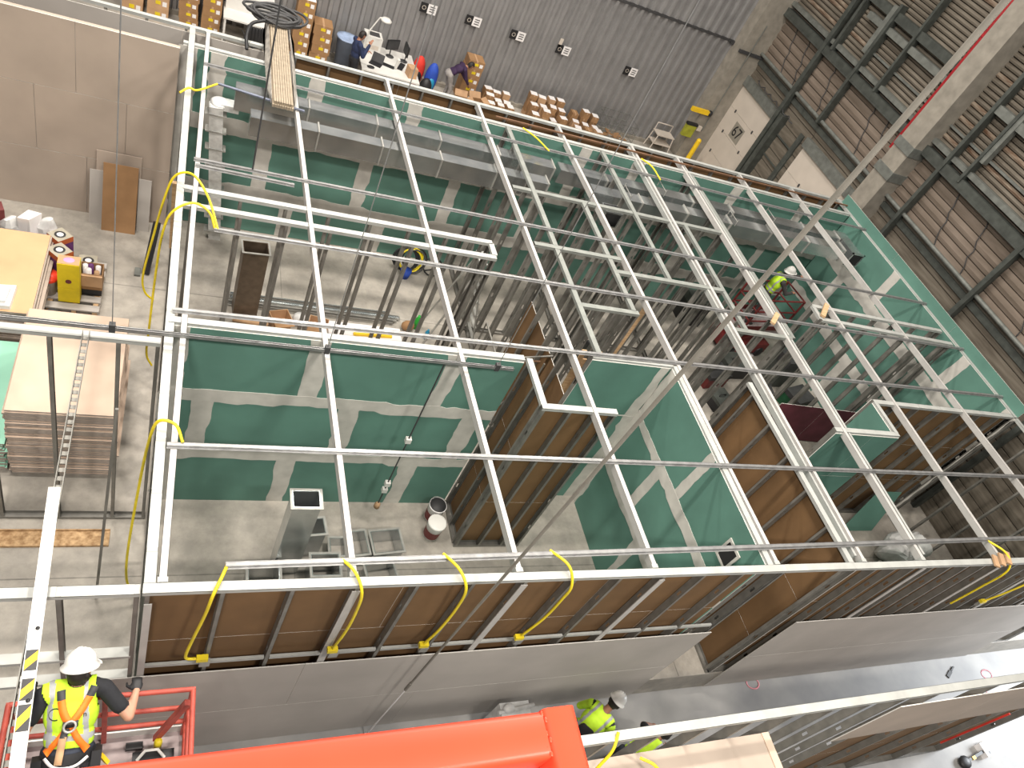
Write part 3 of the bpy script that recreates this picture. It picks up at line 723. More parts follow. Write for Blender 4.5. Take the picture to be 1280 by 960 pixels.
# ================================================================== DUCTWORK
def duct_run(name, label, p0, p1, wd, ht, nsec, group=None):
    p0 = Vector(p0); p1 = Vector(p1); d = p1-p0
    t = thing(name, label, 'duct', p0, group, math.atan2(d.y, d.x)); L = d.length
    for k in range(nsec):
        a = L*k/nsec+.004; b = L*(k+1)/nsec-.004
        MB().box(a,-wd/2,0,b,wd/2,ht).build('duct_section', 'duct', t)
        q = MB(); e = b
        q.box(e-.012,-wd/2-.025,-.025,e+.012,wd/2+.025,0).box(e-.012,-wd/2-.025,ht,e+.012,wd/2+.025,ht+.025).box(e-.012,-wd/2-.025,0,e+.012,-wd/2,ht).box(e-.012,wd/2,0,e+.012,wd/2+.025,ht)
        q.build('flange', 'steel', t)
    return t
dz = 3.16
da = duct_run('air_duct', 'long steel air duct along the back wall, rear of two at the left', (.72, 9.06, dz), (6.7, 8.98, dz), .30, .36, 5)
db = duct_run('air_duct', 'long steel air duct along the back wall, front of two at the left', (.95, 8.36, dz), (6.4, 8.36, dz), .26, .34, 5)
dc = duct_run('air_duct', 'steel air duct along the back wall, rear of two at the right', (6.9, 9.10, dz), (14.74, 8.98, dz), .30, .30, 7)
dd = duct_run('air_duct', 'steel air duct along the back wall, front of two at the right', (7.5, 8.55, dz), (14.6, 8.50, dz), .30, .30, 6)
for par, x0 in ((dc, 2.5), (dc, 5.6), (dd, .8), (dd, 3.6)):
    MB().tube([(x0,-.2,.3),(x0,-.2,.46)], .008, 6).tube([(x0,.2,.3),(x0,.2,.46)], .008, 6).tube([(x0,-.2,.42),(x0,.2,.42)], .008, 6).build('hanger', 'steel', par)
el = thing('duct_elbow', 'steel duct elbow ending in a dark open mouth by the right end wall', 'duct', (14.95, 8.4, dz))
MB().box(-.17,-.15,0,.17,.75,.32).build('elbow_body', 'duct', el)
MB().box(-.15,-.16,.02,.15,-.152,.30).build('mouth', 'ductshade', el)  # black panel on a solid body, painting the shade in the mouth
MB().box(-.2,-.17,-.03,-.17,-.13,.35).box(.17,-.17,-.03,.2,-.13,.35).box(-.2,-.17,.32,.2,-.13,.35).build('mouth_rim', 'duct', el)
for x, y in ((1.0, -.98), (6.4, .20)):
    bt = MB().box(x-.2,y-.14,-.14,x+.2,y+.16,.20).build('duct_boot', 'duct', dc)
    MB().box(x-.17,y-.146,-.11,x+.17,y-.141,.17).box(x-.17,y-.11,.201,x+.17,y+.13,.205).build('boot_mouth_shade', 'ductshade', bt)  # black panels painting the shade in the boot openings
rz_ = thing('riser_duct', 'tall silver riser duct with rungs standing in the back left corner', 'duct', (.72, 9.34, 0.0))
q = MB(); q.beam((0.02,.08,0),(-.26,-.30,3.10),.22,.16); q.build('riser_body', 'offwhite', rz_); rz_.children[0].data.materials[0] = mat('silver_wrap', (.80,.81,.80), .35, .2, var=.08, scale=12)
q = MB(); q.ell((-.20,-.20,3.10), (.16,.17,.07), 18, 10).box(-.20,-.34,3.04,.10,-.10,3.15); q.build('rounded_elbow', rz_.children[0].data.materials[0], rz_)
for k in range(7):
    f_ = (.08,.2,.42,.6,.72,.84,.95)[k]; MB().cb((-.26*f_, .05-.35*f_, 3.10*f_), (.34,.20,.018)).build('rung', 'steel', rz_)

def box_duct(name, label, c, wd, dp, ht, rz=0, open_top=True, mk='duct', group=None, rim=.03):
    t = thing(name, label, 'duct', c, group, rz); th = .012
    q = MB(); q.box(-wd/2,-dp/2,0,wd/2,-dp/2+th,ht).box(-wd/2,dp/2-th,0,wd/2,dp/2,ht).box(-wd/2,-dp/2+th,0,-wd/2+th,dp/2-th,ht).box(wd/2-th,-dp/2+th,0,wd/2,dp/2-th,ht)
    q.build('sleeve', mk, t)
    if ht > 1: MB().box(-wd/2+th,-dp/2+th,ht*.6,wd/2-th,dp/2-th,ht*.6+.01).build('inside_shade_sheet', 'ductshade', t)  # black sheet painting the shade deep inside the tall ducts
    q = MB(); q.box(-wd/2-rim,-dp/2-rim,ht-.012,wd/2+rim,-dp/2,ht+.004).box(-wd/2-rim,dp/2,ht-.012,wd/2+rim,dp/2+rim,ht+.004).box(-wd/2-rim,-dp/2,ht-.012,-wd/2,dp/2,ht+.004).box(wd/2,-dp/2,ht-.012,wd/2+rim,dp/2,ht+.004)
    q.build('rim_flange', 'steel', t)
    return t
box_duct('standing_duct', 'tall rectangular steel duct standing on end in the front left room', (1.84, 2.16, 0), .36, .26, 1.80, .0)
box_duct('standing_duct', 'dark tall rectangular duct standing on end in the middle left room', (1.30, 7.40, 0), .42, .30, 1.55, .06, mk='brownreflect')
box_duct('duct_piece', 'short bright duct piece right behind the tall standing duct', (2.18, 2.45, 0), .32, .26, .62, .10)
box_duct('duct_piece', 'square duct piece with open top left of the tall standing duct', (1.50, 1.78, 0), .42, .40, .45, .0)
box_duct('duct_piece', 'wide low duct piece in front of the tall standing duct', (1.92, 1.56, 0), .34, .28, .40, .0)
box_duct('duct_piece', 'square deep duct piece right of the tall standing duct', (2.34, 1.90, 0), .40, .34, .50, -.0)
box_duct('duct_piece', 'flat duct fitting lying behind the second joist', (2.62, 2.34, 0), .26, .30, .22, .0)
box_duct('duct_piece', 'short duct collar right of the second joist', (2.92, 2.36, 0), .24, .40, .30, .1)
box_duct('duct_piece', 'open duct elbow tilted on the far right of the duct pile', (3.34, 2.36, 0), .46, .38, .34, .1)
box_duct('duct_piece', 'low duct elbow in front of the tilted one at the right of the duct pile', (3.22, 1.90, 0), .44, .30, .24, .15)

# ================================================================== FRONT LEFT ROOM BUCKETS
def bucket(label, loc, lid, body='label', band='maroon'):
    t = thing('bucket', label, 'bucket', loc, 'plaster buckets')
    MB().lathe([(0,0),(.125,0),(.145,.36),(.150,.37),(.150,.39),(.142,.39)], n=22).build('pail', body, t)
    MB().lathe([(.1305,.05),(.1405,.24)], n=22).build('printed_band', band, t)
    if lid: MB().lathe([(.155,.37),(.155,.395),(.14,.402),(0,.402)], n=22).build('lid', 'white', t)
    else:
        MB().lathe([(.142,.39),(.128,.2),(0,.19)], n=22).build('dark_mud', 'dark', t); MB().tube([(.15*math.cos(a*PI/8), .15*math.sin(a*PI/8), .38+.03*math.sin(a*PI/8)) for a in range(9)], .004, 5).build('wire_handle', 'steel', t)
    return t
bucket('white bucket with maroon band and closed white lid by the closet box', (4.20, 2.66, 0), True)
bucket('open dirty bucket with maroon band behind the lidded one', (4.27, 2.99, 0), False)

# ================================================================== PALLET STACKS ON THE LEFT
def sheet_stack(x0, x1, y0, y1, n, th, mk, lab, top_label, group, topmk, z0=.1, jit=.03):
    proto = None
    for k in range(n):
        last = k == n-1
        dx, dy = random.uniform(-jit, jit), random.uniform(-jit, jit)
        if k in (n//3, n//2+3): dx += .05
        if proto is None or last:
            mb = MB(); mb.box(-(x1-x0)/2, -(y1-y0)/2, 0, (x1-x0)/2, (y1-y0)/2, th-.003); mb.m = [1,0,1,1,1,1]
            o = mb.build('drywall_sheet', [topmk if last else mk, 'sheetside'])
            if proto is None: proto = o
        else:
            o = proto.copy(); COL.objects.link(o)
        o.location = ((x0+x1)/2+dx, (y0+y1)/2+dy, z0+k*th)
        tag(o, top_label if last else lab, 'drywall', None if last else group)
def runner(x0, x1, y, label, h=.1):
    return one('dunnage_block', MB().box(x0, y-.05, 0, x1, y+.05, h), 'wood', label, 'timber', 'timber blocks under the sheet stacks')
SX0, SX1 = -1.74, -.50
for yy in (3.75, 4.5, 5.25): runner(SX0+.05, SX1-.05, yy, 'timber block under the tall pale drywall stack')
sheet_stack(SX0, SX1, 3.60, 5.42, 44, .031, 'sheet', 'drywall sheet in the tall pale stack left of the framing', 'topmost pale peach sheet of the tall drywall stack left of the framing', 'sheets in the tall pale stack', 'sheet', .1, .022)
for yy in (6.2, 6.9, 7.6): runner(-3.2, -1.85, yy, 'timber block under the tan topped stack')
sheet_stack(-3.4, -1.80, 5.95, 7.80, 20, .036, 'beige', 'sheet in the tan topped stack farther back on the left', 'topmost tan brown sheet of the stack farther back on the left', 'sheets in the tan topped stack', 'tan', .1, .02)
for yy in (4.0, 5.2): runner(-3.0, -1.92, yy, 'timber block under the mint topped stack')
sheet_stack(-3.2, -1.80, 3.66, 5.50, 16, .034, 'mint', 'sheet in the mint green topped stack at the left edge', 'topmost mint green sheet of the stack at the left edge', 'sheets in the mint topped stack', 'mint', .1, .02)
bg = thing('paper_bags', 'crumpled white and red paper sacks behind the tan topped stack', 'bags', (-2.5, 8.12, 0))
def crumple(mb, amt, seed=1):
    r_ = random.Random(seed); f1_, f2_ = r_.uniform(9,14), r_.uniform(9,14)
    mb.v = [(a+amt*math.sin(f1_*b+f2_*c+seed), b+amt*math.sin(f2_*a+f1_*c), c+amt*.6*math.sin(f1_*a+f2_*b)) for a, b, c in mb.v]; mb.sm = [False]*len(mb.sm); return mb
for k in range(5): crumple(MB().cb((-.45+.26*k, .05*math.sin(k*2), .40+.06*(k%2)), (.27,.20,.80+.1*(k%2)), rz=.4*k) if k in (1,3) else MB().ell((-.45+.26*k, .05*math.sin(k*2), .43), (.18,.13,.43), 10, 7), .03, k).build('sack', ['label','maroon','bagw','label','bagw'][k], bg)
one('paper_sack', crumple(MB().box(-2.42, 5.98, .822, -2.08, 6.42, .90).box(-2.36,6.02,.90,-2.14,6.3,.96), .012, 4), 'label', 'crumpled white paper sack lying on the tan sheet at the left edge', 'bag')
# boxes on the pallet
pl = thing('pallet', 'grey wooden pallet carrying the orange and yellow cartons', 'pallet', (-1.42, 7.45, 0))
for k in range(6): MB().box(-.40, -.62+.22*k, .10, .40, -.48+.22*k, .125).build('deck_board', 'greyboard', pl)
for x in (-.36, 0, .30): MB().box(x, -.62, 0, x+.07, .62, .10).build('stringer', 'wood', pl)
def jc_box(label, loc, rz):
    t = thing('compound_carton', label, 'carton', loc, 'orange and violet compound cartons', rz); a = .135
    MB().box(-a,-a,0,a,a,.22).build('lower_print', 'violet', t); MB().box(-a-.001,-a-.001,.22,a+.001,a+.001,.32).build('upper_print', 'orangebox', t)
    MB().box(-a,-a,.32,a,a,.325).build('top', 'boxtop', t)
    MB().lathe([(.085,.326),(.085,.328),(.0,.328)], n=18).build('dark_ring', 'dark', t); MB().lathe([(.05,.329),(.045,.331),(0,.331)], n=16).build('handle_hole', 'label', t)
    return t
jc_box('orange and violet carton, rear of the two in the leftmost stack, lower', (-1.70, 7.90, .125), PI/4)
jc_box('orange and violet carton on top of the rear stack on the pallet', (-1.70, 7.90, .45), PI/4)
jc_box('orange and violet carton at the bottom of the front stack on the pallet', (-1.66, 7.52, .125), PI/4)
jc_box('orange and violet carton on top of the front stack on the pallet', (-1.66, 7.52, .45), PI/4)
jc_box('orange and violet carton standing alone at the pallet right rear', (-1.27, 7.72, .125), .1)
yc = thing('yellow_carton', 'tall yellow carton with pink lid on the pallet', 'carton', (-1.47, 7.10, .125))
MB().box(-.155,-.11,0,.155,.11,.30).build('lower_carton', 'yellowbox', yc); MB().box(-.155,-.11,.305,.155,.11,.82).build('upper_carton', 'yellowbox', yc)
MB().box(-.15,-.10,.82,.15,.10,.828).build('pale_top', 'card2', yc); MB().lathe([(.08,.829),(.075,.832),(0,.832)], n=14, sx=1, sy=.8).build('pink_print', 'pink', yc)
q = MB(); q.lathe([(.045,0),(0,.0015)], n=14, R=Matrix.Rotation(PI/2,3,'X')); q.v = [(a, b-.1115, c+.46) for a,b,c in q.v]; q.build('round_print', 'maroon', yc)
rb = thing('red_bucket', 'red topped bucket between the tan stack and the yellow carton', 'bucket', (-1.79, 7.20, .125))
MB().lathe([(0,0),(.12,0),(.14,.34),(.145,.36)], n=18).build('pail', 'greyboard', rb); MB().lathe([(.15,.30),(.15,.37),(0,.375)], n=18).build('lid', 'red', rb)
oc = thing('open_carton', 'open brown carton full of small cans behind the yellow carton', 'carton', (-1.18, 7.36, .26), None, -.0)
q = MB(); q.box(-.17,-.15,0,.17,.15,.02)
for a in ((-.17,-.15,.17,-.14),(-.17,.14,.17,.15),(-.17,-.14,-.16,.14),(.16,-.14,.17,.14)): q.box(a[0],a[1],.02,a[2],a[3],.34)
q.build('carton_body', 'card', oc); MB().box(-.17,-.19,.10,.17,-.152,.33).build('flap', 'card2', oc)
for k, (x, y, mk) in enumerate(((-.1,.08,'label'),(-.02,.09,'violet'),(.09,.07,'label'),(.08,-.06,'card2'),(-.04,-.02,'label'))): MB().lathe([(.04,.1),(.04,.34),(0,.345)], (x,y,0), 12).build('can', mk, oc)
one('black_case', MB().box(-1.35, 7.22, .125, -1.02, 7.50, .255), 'black', 'low black case under the open brown carton on the pallet', 'case')
one('film_heap', MB().ell((-1.66, 6.70, .10), (.12,.10,.10), 12, 8), 'dark', 'dark crumpled film heap beside the pallet', 'film')
# leaning boards against the beige wall
def leaning(label, x0, x1, ybot, z, mk, ytop, group=None):
    mb = MB(); d = Vector((0, ytop-ybot, z)).normalized(); nrm = Vector((0, d.z, -d.y))*.014
    mb.poly([(x0,ybot,.0),(x0,ytop,z),(x1,ytop,z),(x1,ybot,.0)], nrm)
    return one('leaning_board', mb, [mk], label, 'board', group)
leaning('grey board leaning left of the brown board', -1.44, -1.23, 9.28, 1.06, 'greyboard', 9.47)
leaning('pale grey board leaning behind the brown board', -1.34, -.62, 9.40, 1.45, 'beige', 9.515)
leaning('narrow grey board leaning right of the brown board', -.65, -.44, 9.26, 1.05, 'greyboard', 9.44)
leaning('brown cardboard sheet leaning on the beige wall', -1.22, -.66, 9.12, 1.30, 'card', 9.40)
one('osb_plank', MB().box(-3.4, 2.50, 0, -.45, 2.72, .038).box(-3.4, 2.72, 0, -.45, 2.735, .07), ['osb'], 'strand board plank lying on the floor under the open frame', 'plank')
one('loose_stud', MB().beam((-.40, 2.35, 3.2), (-.52, 1.75, .03), .032, .03), 'stud', 'loose steel stud leaning outside the left wall above the plank end', 'stud')
tr = thing('mud_tools', 'dark mud pan and small scraper outside the left wall', 'tool', (-.36, 8.05, 0))
MB().beam((.08,.42,.9),(-.04,-.0,.02),.12,.05).build('dark_pan', 'black', tr); MB().box(-.22,-.08,0,-.12,.12,.04).build('scraper', 'girder2', tr)
sl = thing('slotted_channel', 'long slotted steel channel lying front to back over the left plates', 'channel', (-.75, -2.2, H+.012))
q = MB()
for x in (-.035, .027): q.box(x, 0, 0, x+.008, 5.15, .05)
for k in range(56): q.box(-.027, .092*k, .0, .027, .092*k+.045, .006)
q.build('slotted_strip', 'stud', sl)
hz = thing('hazard_bar', 'white flat bar with black and yellow hazard stripes at the left', 'bar', (-.66, -2.2, H+.065), None, .035)
MB().box(-.047,0,0,.047,3.20,.02).build('bar', 'white', hz)
for y, ln in ((1.73,.16), (1.51,.16), (1.32,.19)):
    MB().box(-.041, y-ln, .02, .041, y, .0215).build('black_patch', 'dark', hz)
    MB().poly([(-.041,y-ln*.97,.0216),(.041,y-ln*.48,.0216),(.041,y-ln*.04,.0216),(-.041,y-ln*.52,.0216)], (0,0,.001)).build('yellow_stripe', 'hivy', hz)
for y in (1.90, 1.345): MB().lathe([(.016,.0205),(.016,.0225),(0,.0225)], (.015,y,0), 10).build('bolt_hole', 'black', hz)

# ================================================================== SCISSOR LIFTS
def scissor_lift(label, loc, L, Wd, zp, rail=1.1, mk='redold', rz=0, toe='white'):
    t = thing('scissor_lift', label, 'lift', loc, None, rz)
    MB().box(-L/2,-Wd/2,.12,L/2,Wd/2,.42).build('chassis', mk, t)
    for sx in (-1,1):
        for sy in (-1,1):
            q = MB(); q.lathe([(0,-.06),(.12,-.06),(.15,-.04),(.15,.04),(.12,.06),(0,.06)], (sx*L*.36, sy*(Wd/2-.02), .15), 16, R=Matrix.Rotation(PI/2,3,'X')); q.build('wheel', 'black', t)
    nst = max(1, int((zp-.5)/.45)); dzz = (zp-.10-.45)/nst
    for k in range(nst):
        for sy in (-1,1):
            a, b = .45+k*dzz, .45+(k+1)*dzz
            MB().beam((-L*.4, sy*Wd*.34, a), (L*.4, sy*Wd*.34, b), .04, .08).build('scissor_arm', mk, t)
            MB().beam((L*.4, sy*Wd*.28, a), (-L*.4, sy*Wd*.28, b), .04, .08).build('scissor_arm', mk, t)
    MB().box(-L/2,-Wd/2,zp-.10,L/2,Wd/2,zp).build('deck', 'pinkdeck', t)
    q = MB()
    for y in (-Wd/2, Wd/2-.012): q.box(-L/2,y,zp,L/2,y+.012,zp+.14)
    for x in (-L/2, L/2-.012): q.box(x,-Wd/2,zp,x+.012,Wd/2,zp+.14)
    q.build('toe_board', toe, t)
    for hh, nm in ((rail,'top_rail'),(rail*.62,'mid_rail'),(rail*.30,'low_rail')):
        q = MB(); z = zp+hh; r = .022
        q.tube([(-L/2+.03,Wd/2-.03,z),(L/2-.03,Wd/2-.03,z)],r,8).tube([(-L/2+.03,-Wd/2+.03,z),(L/2-.03,-Wd/2+.03,z)],r,8).tube([(-L/2+.03,-Wd/2+.03,z),(-L/2+.03,Wd/2-.03,z)],r,8).tube([(L/2-.03,-Wd/2+.03,z),(L/2-.03,Wd/2-.03,z)],r,8)
        q.build(nm, mk, t)
    for x in (-L/2+.03, 0, L/2-.03):
        for y in (-Wd/2+.03, Wd/2-.03):
            if x == 0 and y < 0: continue
            MB().box(x-.02,y-.02,zp,x+.02,y+.02,zp+rail).build('rail_post', mk, t)
    return t
ZP = 2.30
lf = scissor_lift('worn red scissor lift holding the worker at the front left corner', (-.20, -1.22, LOW), 1.36, 1.0, ZP-LOW)
MB().beam((.42,.40,ZP-LOW+.15),(.62,.40,ZP-LOW+1.0),.05,.05).build('gate_brace', 'redold', lf)
cl = thing('cordless_tool', 'black cordless tool with pale label lying on the lift deck', 'tool', (.20, -.98, ZP+.001))
MB().box(-.16,-.07,0,.18,.07,.12).build('tool_case', 'black', cl); MB().box(-.165,-.075,.02,.02,-.07,.085).build('pale_label', 'label', cl)
MB().tube([(-.12,0,.12),(-.06,.05,.2),(.04,.05,.2),(.1,0,.12)], .014, 8).build('handle', 'white', cl); MB().lathe([(.0,.10),(.035,.10),(.035,.22),(.02,.24),(.0,.24)], (.04,.11,0), 12).build('yellow_bottle', 'yellow', cl)
one('tape_case', MB().box(-.02, -.86, ZP, .12, -.80, ZP+.05), 'black', 'small black case on the lift deck by the white toe board', 'case')
l4 = scissor_lift('dark red lift inside the right rear room under the reaching worker', (13.65, 8.35, 0), 1.5, .8, .95, 1.0, 'darkred', .15, 'darkred')

# ================================================================== PEOPLE
def rotv(v, axis, ang): return Quaternion(axis, ang) @ v
class Body:
    def __init__(s): s.prims = []; s.mb = MB()
    def cap(s, a, b, ra, rb, tag_, flat=None):
        a = Vector(a); b = Vector(b); s.prims.append(('c', a, b, ra, rb, tag_))
        d = (b-a); L = d.length; d = d.normalized()
        u = d.orthogonal().normalized(); v = d.cross(u); n = 12
        rings = []
        for i in range(5): th = PI/2*i/4; rings.append((a - d*ra*math.cos(th), ra*math.sin(th)))
        for i in range(5): th = PI/2*i/4; rings.append((b + d*rb*math.sin(th), rb*math.cos(th)))
        vs = []; fs = []
        for c, r in rings:
            r = max(r, 1e-4)
            for k in range(n): vs.append(c + (u*math.cos(2*PI*k/n)+v*math.sin(2*PI*k/n))*r)
        for i in range(len(rings)-1):
            for k in range(n): fs.append((i*n+k, i*n+(k+1)%n, (i+1)*n+(k+1)%n, (i+1)*n+k))
        fs.append(tuple(range(n-1,-1,-1))); fs.append(tuple((len(rings)-1)*n+k for k in range(n)))
        s.mb.add(vs, fs)
    def ell(s, c, rad, R, tag_):
        c = Vector(c); s.prims.append(('e', c, Vector(rad), R, tag_))
        s.mb.ell(c, rad, 18, 12, R=R)
    def hand(s, wrist, d, nrm, side, curl, tag_, k=1.0):
        d = Vector(d).normalized(); nrm = Vector(nrm); nrm = (nrm - d*nrm.dot(d)).normalized(); sd = d.cross(nrm)*side
        R = Matrix((sd, d, nrm)).transposed()
        s.ell(wrist + d*.048*k, (.043*k, .056*k, .020*k), R, tag_)
        for i, (off, ln) in enumerate(((.031,.066),(.011,.076),(-.010,.070),(-.030,.054))):
            p = wrist + d*.086*k + sd*off*k; dir_ = d; segs = (.45,.32,.23)
            for j, f_ in enumerate(segs):
                dir_ = rotv(dir_, sd*side, -curl*(.8,1.0,.7)[j]*side) if False else (dir_*math.cos(curl*(.8,1.,.7)[j]) + nrm*math.sin(curl*(.8,1.,.7)[j])).normalized() if j == 0 else (Quaternion(sd.cross(Vector((0,0,0))) if False else d.cross(nrm).normalized(), curl*(.8,1.,.7)[j]) @ dir_)
                q = p + dir_*ln*k*f_*1.25; r = .0098*k-.0008*j
                s.cap(p, q, r, r*.93, tag_); p = q
        tb = wrist + d*.025*k + sd*.034*k; t1 = tb + (sd*.75+d*.6+nrm*.25).normalized()*.042*k; t2 = t1 + (d*.85+nrm*.45+sd*.1).normalized()*.034*k
        s.cap(tb, t1, .0135*k, .0115*k, tag_); s.cap(t1, t2, .0112*k, .0095*k, tag_)

def human(name, label, loc, rz, J, mats, voxel=.011, group=None):
    """J: joint positions in the figure's own frame (faces +y, x to its right)"""
    V = lambda k: Vector(J[k])
    B = Body(); pel, che, nek, hd = V('pelvis'), V('chest'), V('neck'), V('head')
    xs = (V('sh_r')-V('sh_l')).normalized(); up = (nek-pel).normalized(); fw = up.cross(xs).normalized()
    RT = Matrix((xs, fw, up)).transposed(); RT = Matrix((xs, fw, xs.cross(fw))).transposed()
    xh = (V('hip_r')-V('hip_l')).normalized(); uph = (che-pel).normalized(); fh = uph.cross(xh).normalized(); RP = Matrix((xh, fh, xh.cross(fh))).transposed()
    bw = J.get('build', 1.0)
    B.ell(pel, (.165*bw, .118*bw, .125), RP, 'pants'); B.ell(pel.lerp(che, .42), (.150*bw, .108*bw, .145), RP, 'torso')
    B.ell(che, (.165*bw, .115*bw, .185), RT, 'torso'); B.ell(che.lerp(nek, .45), (.150*bw, .095*bw, .12), RT, 'torso')
    B.cap(V('sh_l').lerp(nek, .1), V('sh_r').lerp(nek, .1), .062*bw, .062*bw, 'torso')
    B.cap(nek - up*.06, V('sh_l').lerp(nek, .35), .055, .06, 'torso'); B.cap(nek - up*.06, V('sh_r').lerp(nek, .35), .055, .06, 'torso')
    hf = Vector(J['look']).normalized(); hup = Vector(J.get('head_up', (0,0,1))); hx = hf.cross(hup).normalized(); hu = hx.cross(hf).normalized()
    RH = Matrix((hx, hf, hu)).transposed()
    B.cap(nek - up*.03, hd - hu*.06 - hf*.015, .058, .052, 'skin')
    B.ell(hd + hu*.015, (.074, .094, .108), RH, 'skin'); B.ell(hd - hu*.055 + hf*.030, (.056, .062, .062), RH, 'skin')
    B.ell(hd + hf*.094 - hu*.018, (.013, .018, .022), RH, 'skin'); B.ell(hd + hf*.078 + hu*.022, (.05, .018, .013), RH, 'skin')
    B.ell(hd + hf*.083 - hu*.056, (.024, .012, .010), RH, 'lips'); B.ell(hd + hf*.066 - hu*.098, (.028, .022, .018), RH, 'skin')
    for sg in (-1, 1): B.ell(hd + hx*sg*.076 - hu*.008 - hf*.008, (.010, .020, .031), RH, 'skin')
    for sd, sg in (('l', -1), ('r', 1)):
        sh, elb, wr_ = V('sh_'+sd), V('elb_'+sd), V('wr_'+sd)
        slv = J.get('sleeve', .62)
        if slv >= 1.5: B.cap(sh, elb, .062*bw, .050*bw, 'shirt'); B.cap(elb, elb.lerp(wr_, .92), .050*bw, .038*bw, 'shirt'); B.cap(elb.lerp(wr_, .9), wr_, .030, .028, 'skin')
        else:
            m_ = sh.lerp(elb, slv); B.cap(sh, m_, .064*bw, .060*bw, 'shirt'); B.cap(m_, elb, .046, .042, 'skin'); B.cap(elb, elb.lerp(wr_, .35), .042, .040, 'skin'); B.cap(elb.lerp(wr_, .35), wr_, .040, .028, 'skin')
        hdv = J.get('hand_'+sd, wr_-elb); hn = J.get('palm_'+sd, (0, 0, -1))
        B.hand(wr_, hdv, hn, sg, J.get('curl_'+sd, .35), 'glove' if J.get('gloves') else 'skin', 1.08 if J.get('gloves') else 1.0)
        hp, kn, an = V('hip_'+sd), V('kn_'+sd), V('an_'+sd)
        B.cap(hp, kn, .088*bw, .060, 'pants'); B.cap(kn, kn.lerp(an, .35), .060, .058, 'pants'); B.cap(kn.lerp(an, .35), an, .058, .046, 'pants')
        tf = Vector(J.get('toe_'+sd, (0, 1, 0))).normalized(); tx = tf.cross(Vector((0,0,1))).normalized(); RF = Matrix((tx, tf, Vector((0,0,1)))).transposed()
        B.cap(an + Vector((0,0,.0)), an - Vector((0,0,.035)), .05, .05, 'shoe'); B.ell(an + tf*.075 - Vector((0,0,.050)), (.047, .135, .040), RF, 'shoe')
    me0 = bpy.data.meshes.new('tmp'); me0.from_pydata(B.mb.v, [], B.mb.f); o0 = bpy.data.objects.new('tmp', me0); COL.objects.link(o0)
    rm = o0.modifiers.new('r', 'REMESH'); rm.mode = 'VOXEL'; rm.voxel_size = voxel; rm.use_smooth_shade = True
    sm_ = o0.modifiers.new('s', 'SMOOTH'); sm_.factor = .5; sm_.iterations = 3
    dg = bpy.context.evaluated_depsgraph_get(); me = bpy.data.meshes.new_from_object(o0.evaluated_get(dg))
    bpy.data.objects.remove(o0); bpy.data.meshes.remove(me0); me.name = 'body'
    nf = len(me.polygons); cen = np.empty(nf*3); me.polygons.foreach_get('center', cen); cen = cen.reshape(-1, 3)
    best = np.full(nf, 1e9); tg = np.zeros(nf, int); tags = ['skin','torso','shirt','pants','shoe','glove','lips']
    for p in B.prims:
        if p[0] == 'c':
            a, b = np.array(p[1]), np.array(p[2]); d = b-a; t = np.clip(((cen-a)@d)/max(d@d, 1e-9), 0, 1)
            dist = np.linalg.norm(cen-(a+t[:,None]*d), axis=1) - (p[3]+(p[4]-p[3])*t)
        else:
            q = (cen-np.array(p[1]))@np.array(p[3]); r = np.array(p[2]); k = np.linalg.norm(q/r, axis=1); dist = (k-1)*r.min()
        m_ = dist < best; best[m_] = dist[m_]; tg[m_] = tags.index(p[5 if p[0]=='c' else 4])
    root = thing(name, label, 'person', loc, group, rz)
    mm = [mats.get(k, mats['skin'] if k == 'lips' else mats['torso']) for k in tags]
    for m_ in mm: me.materials.append(M[m_])
    me.polygons.foreach_set('material_index', tg.tolist()); me.polygons.foreach_set('use_smooth', [True]*nf); me.update()
    body = link('body', me, root)
    nrm = np.empty(len(me.vertices)*3); me.vertices.foreach_get('normal', nrm); nrm = nrm.reshape(-1, 3)
    co = np.empty(len(me.vertices)*3); me.vertices.foreach_get('co', co); co = co.reshape(-1, 3)
    def shell(nm, sel, off, mlist, midx=None, thick=.004):
        faces = [tuple(me.polygons[i].vertices) for i in np.nonzero(sel)[0]]
        if not faces: return None
        ids = sorted({i for f in faces for i in f}); mp = {v: k for k, v in enumerate(ids)}
        sme = bpy.data.meshes.new(nm); sme.from_pydata((co[ids]+nrm[ids]*off).tolist(), [], [tuple(mp[i] for i in f) for f in faces])
        for x in mlist: sme.materials.append(M[x])
        if midx is not None: sme.polygons.foreach_set('material_index', midx[np.nonzero(sel)[0]].tolist())
        sme.polygons.foreach_set('use_smooth', [True]*len(faces)); sme.update()
        so = link(nm, sme, root); md = so.modifiers.new('t', 'SOLIDIFY'); md.thickness = thick; md.offset = 1
        return so
    # frame of the torso: lateral u, height t (0 pelvis .. 1 neck), forward f
    rel = cen-np.array(pel); t_ = rel@np.array(up)/(nek-pel).length; u_ = rel@np.array(xs); f_ = rel@np.array(fw)
    if J.get('vest'):
        tors = ((tg == 1) | ((tg == 3) & (t_ > .10))) & (t_ > .13) & (np.abs(u_) < .205*bw) & (t_ < 1.02)
        tors &= ~((tg == 2)); tors &= ~((t_ > .62) & (np.abs(u_) > .168*bw))
        tors &= ~((f_ > .0) & (t_ > .55) & (np.abs(u_) < .02+.12*(t_-.55)))
        mi = np.zeros(nf, int); mi[(np.abs(np.abs(u_)-.105*bw) < .017)] = 1; mi[np.abs(t_-.26) < .035] = 1
        shell('safety_vest', tors, .013, ['hivis', 'reflect'], mi)
    relh = cen-np.array(hd); hz_ = relh@np.array(hu); hy_ = relh@np.array(hf)
    head = (tg == 0) & (np.linalg.norm(relh, axis=1) < .145)
    hs = head & ((hz_ > .052) | ((hy_ < -.012) & (hz_ > -.075)))
    shell('hair', hs, .007, [mats.get('hair', 'hair')])
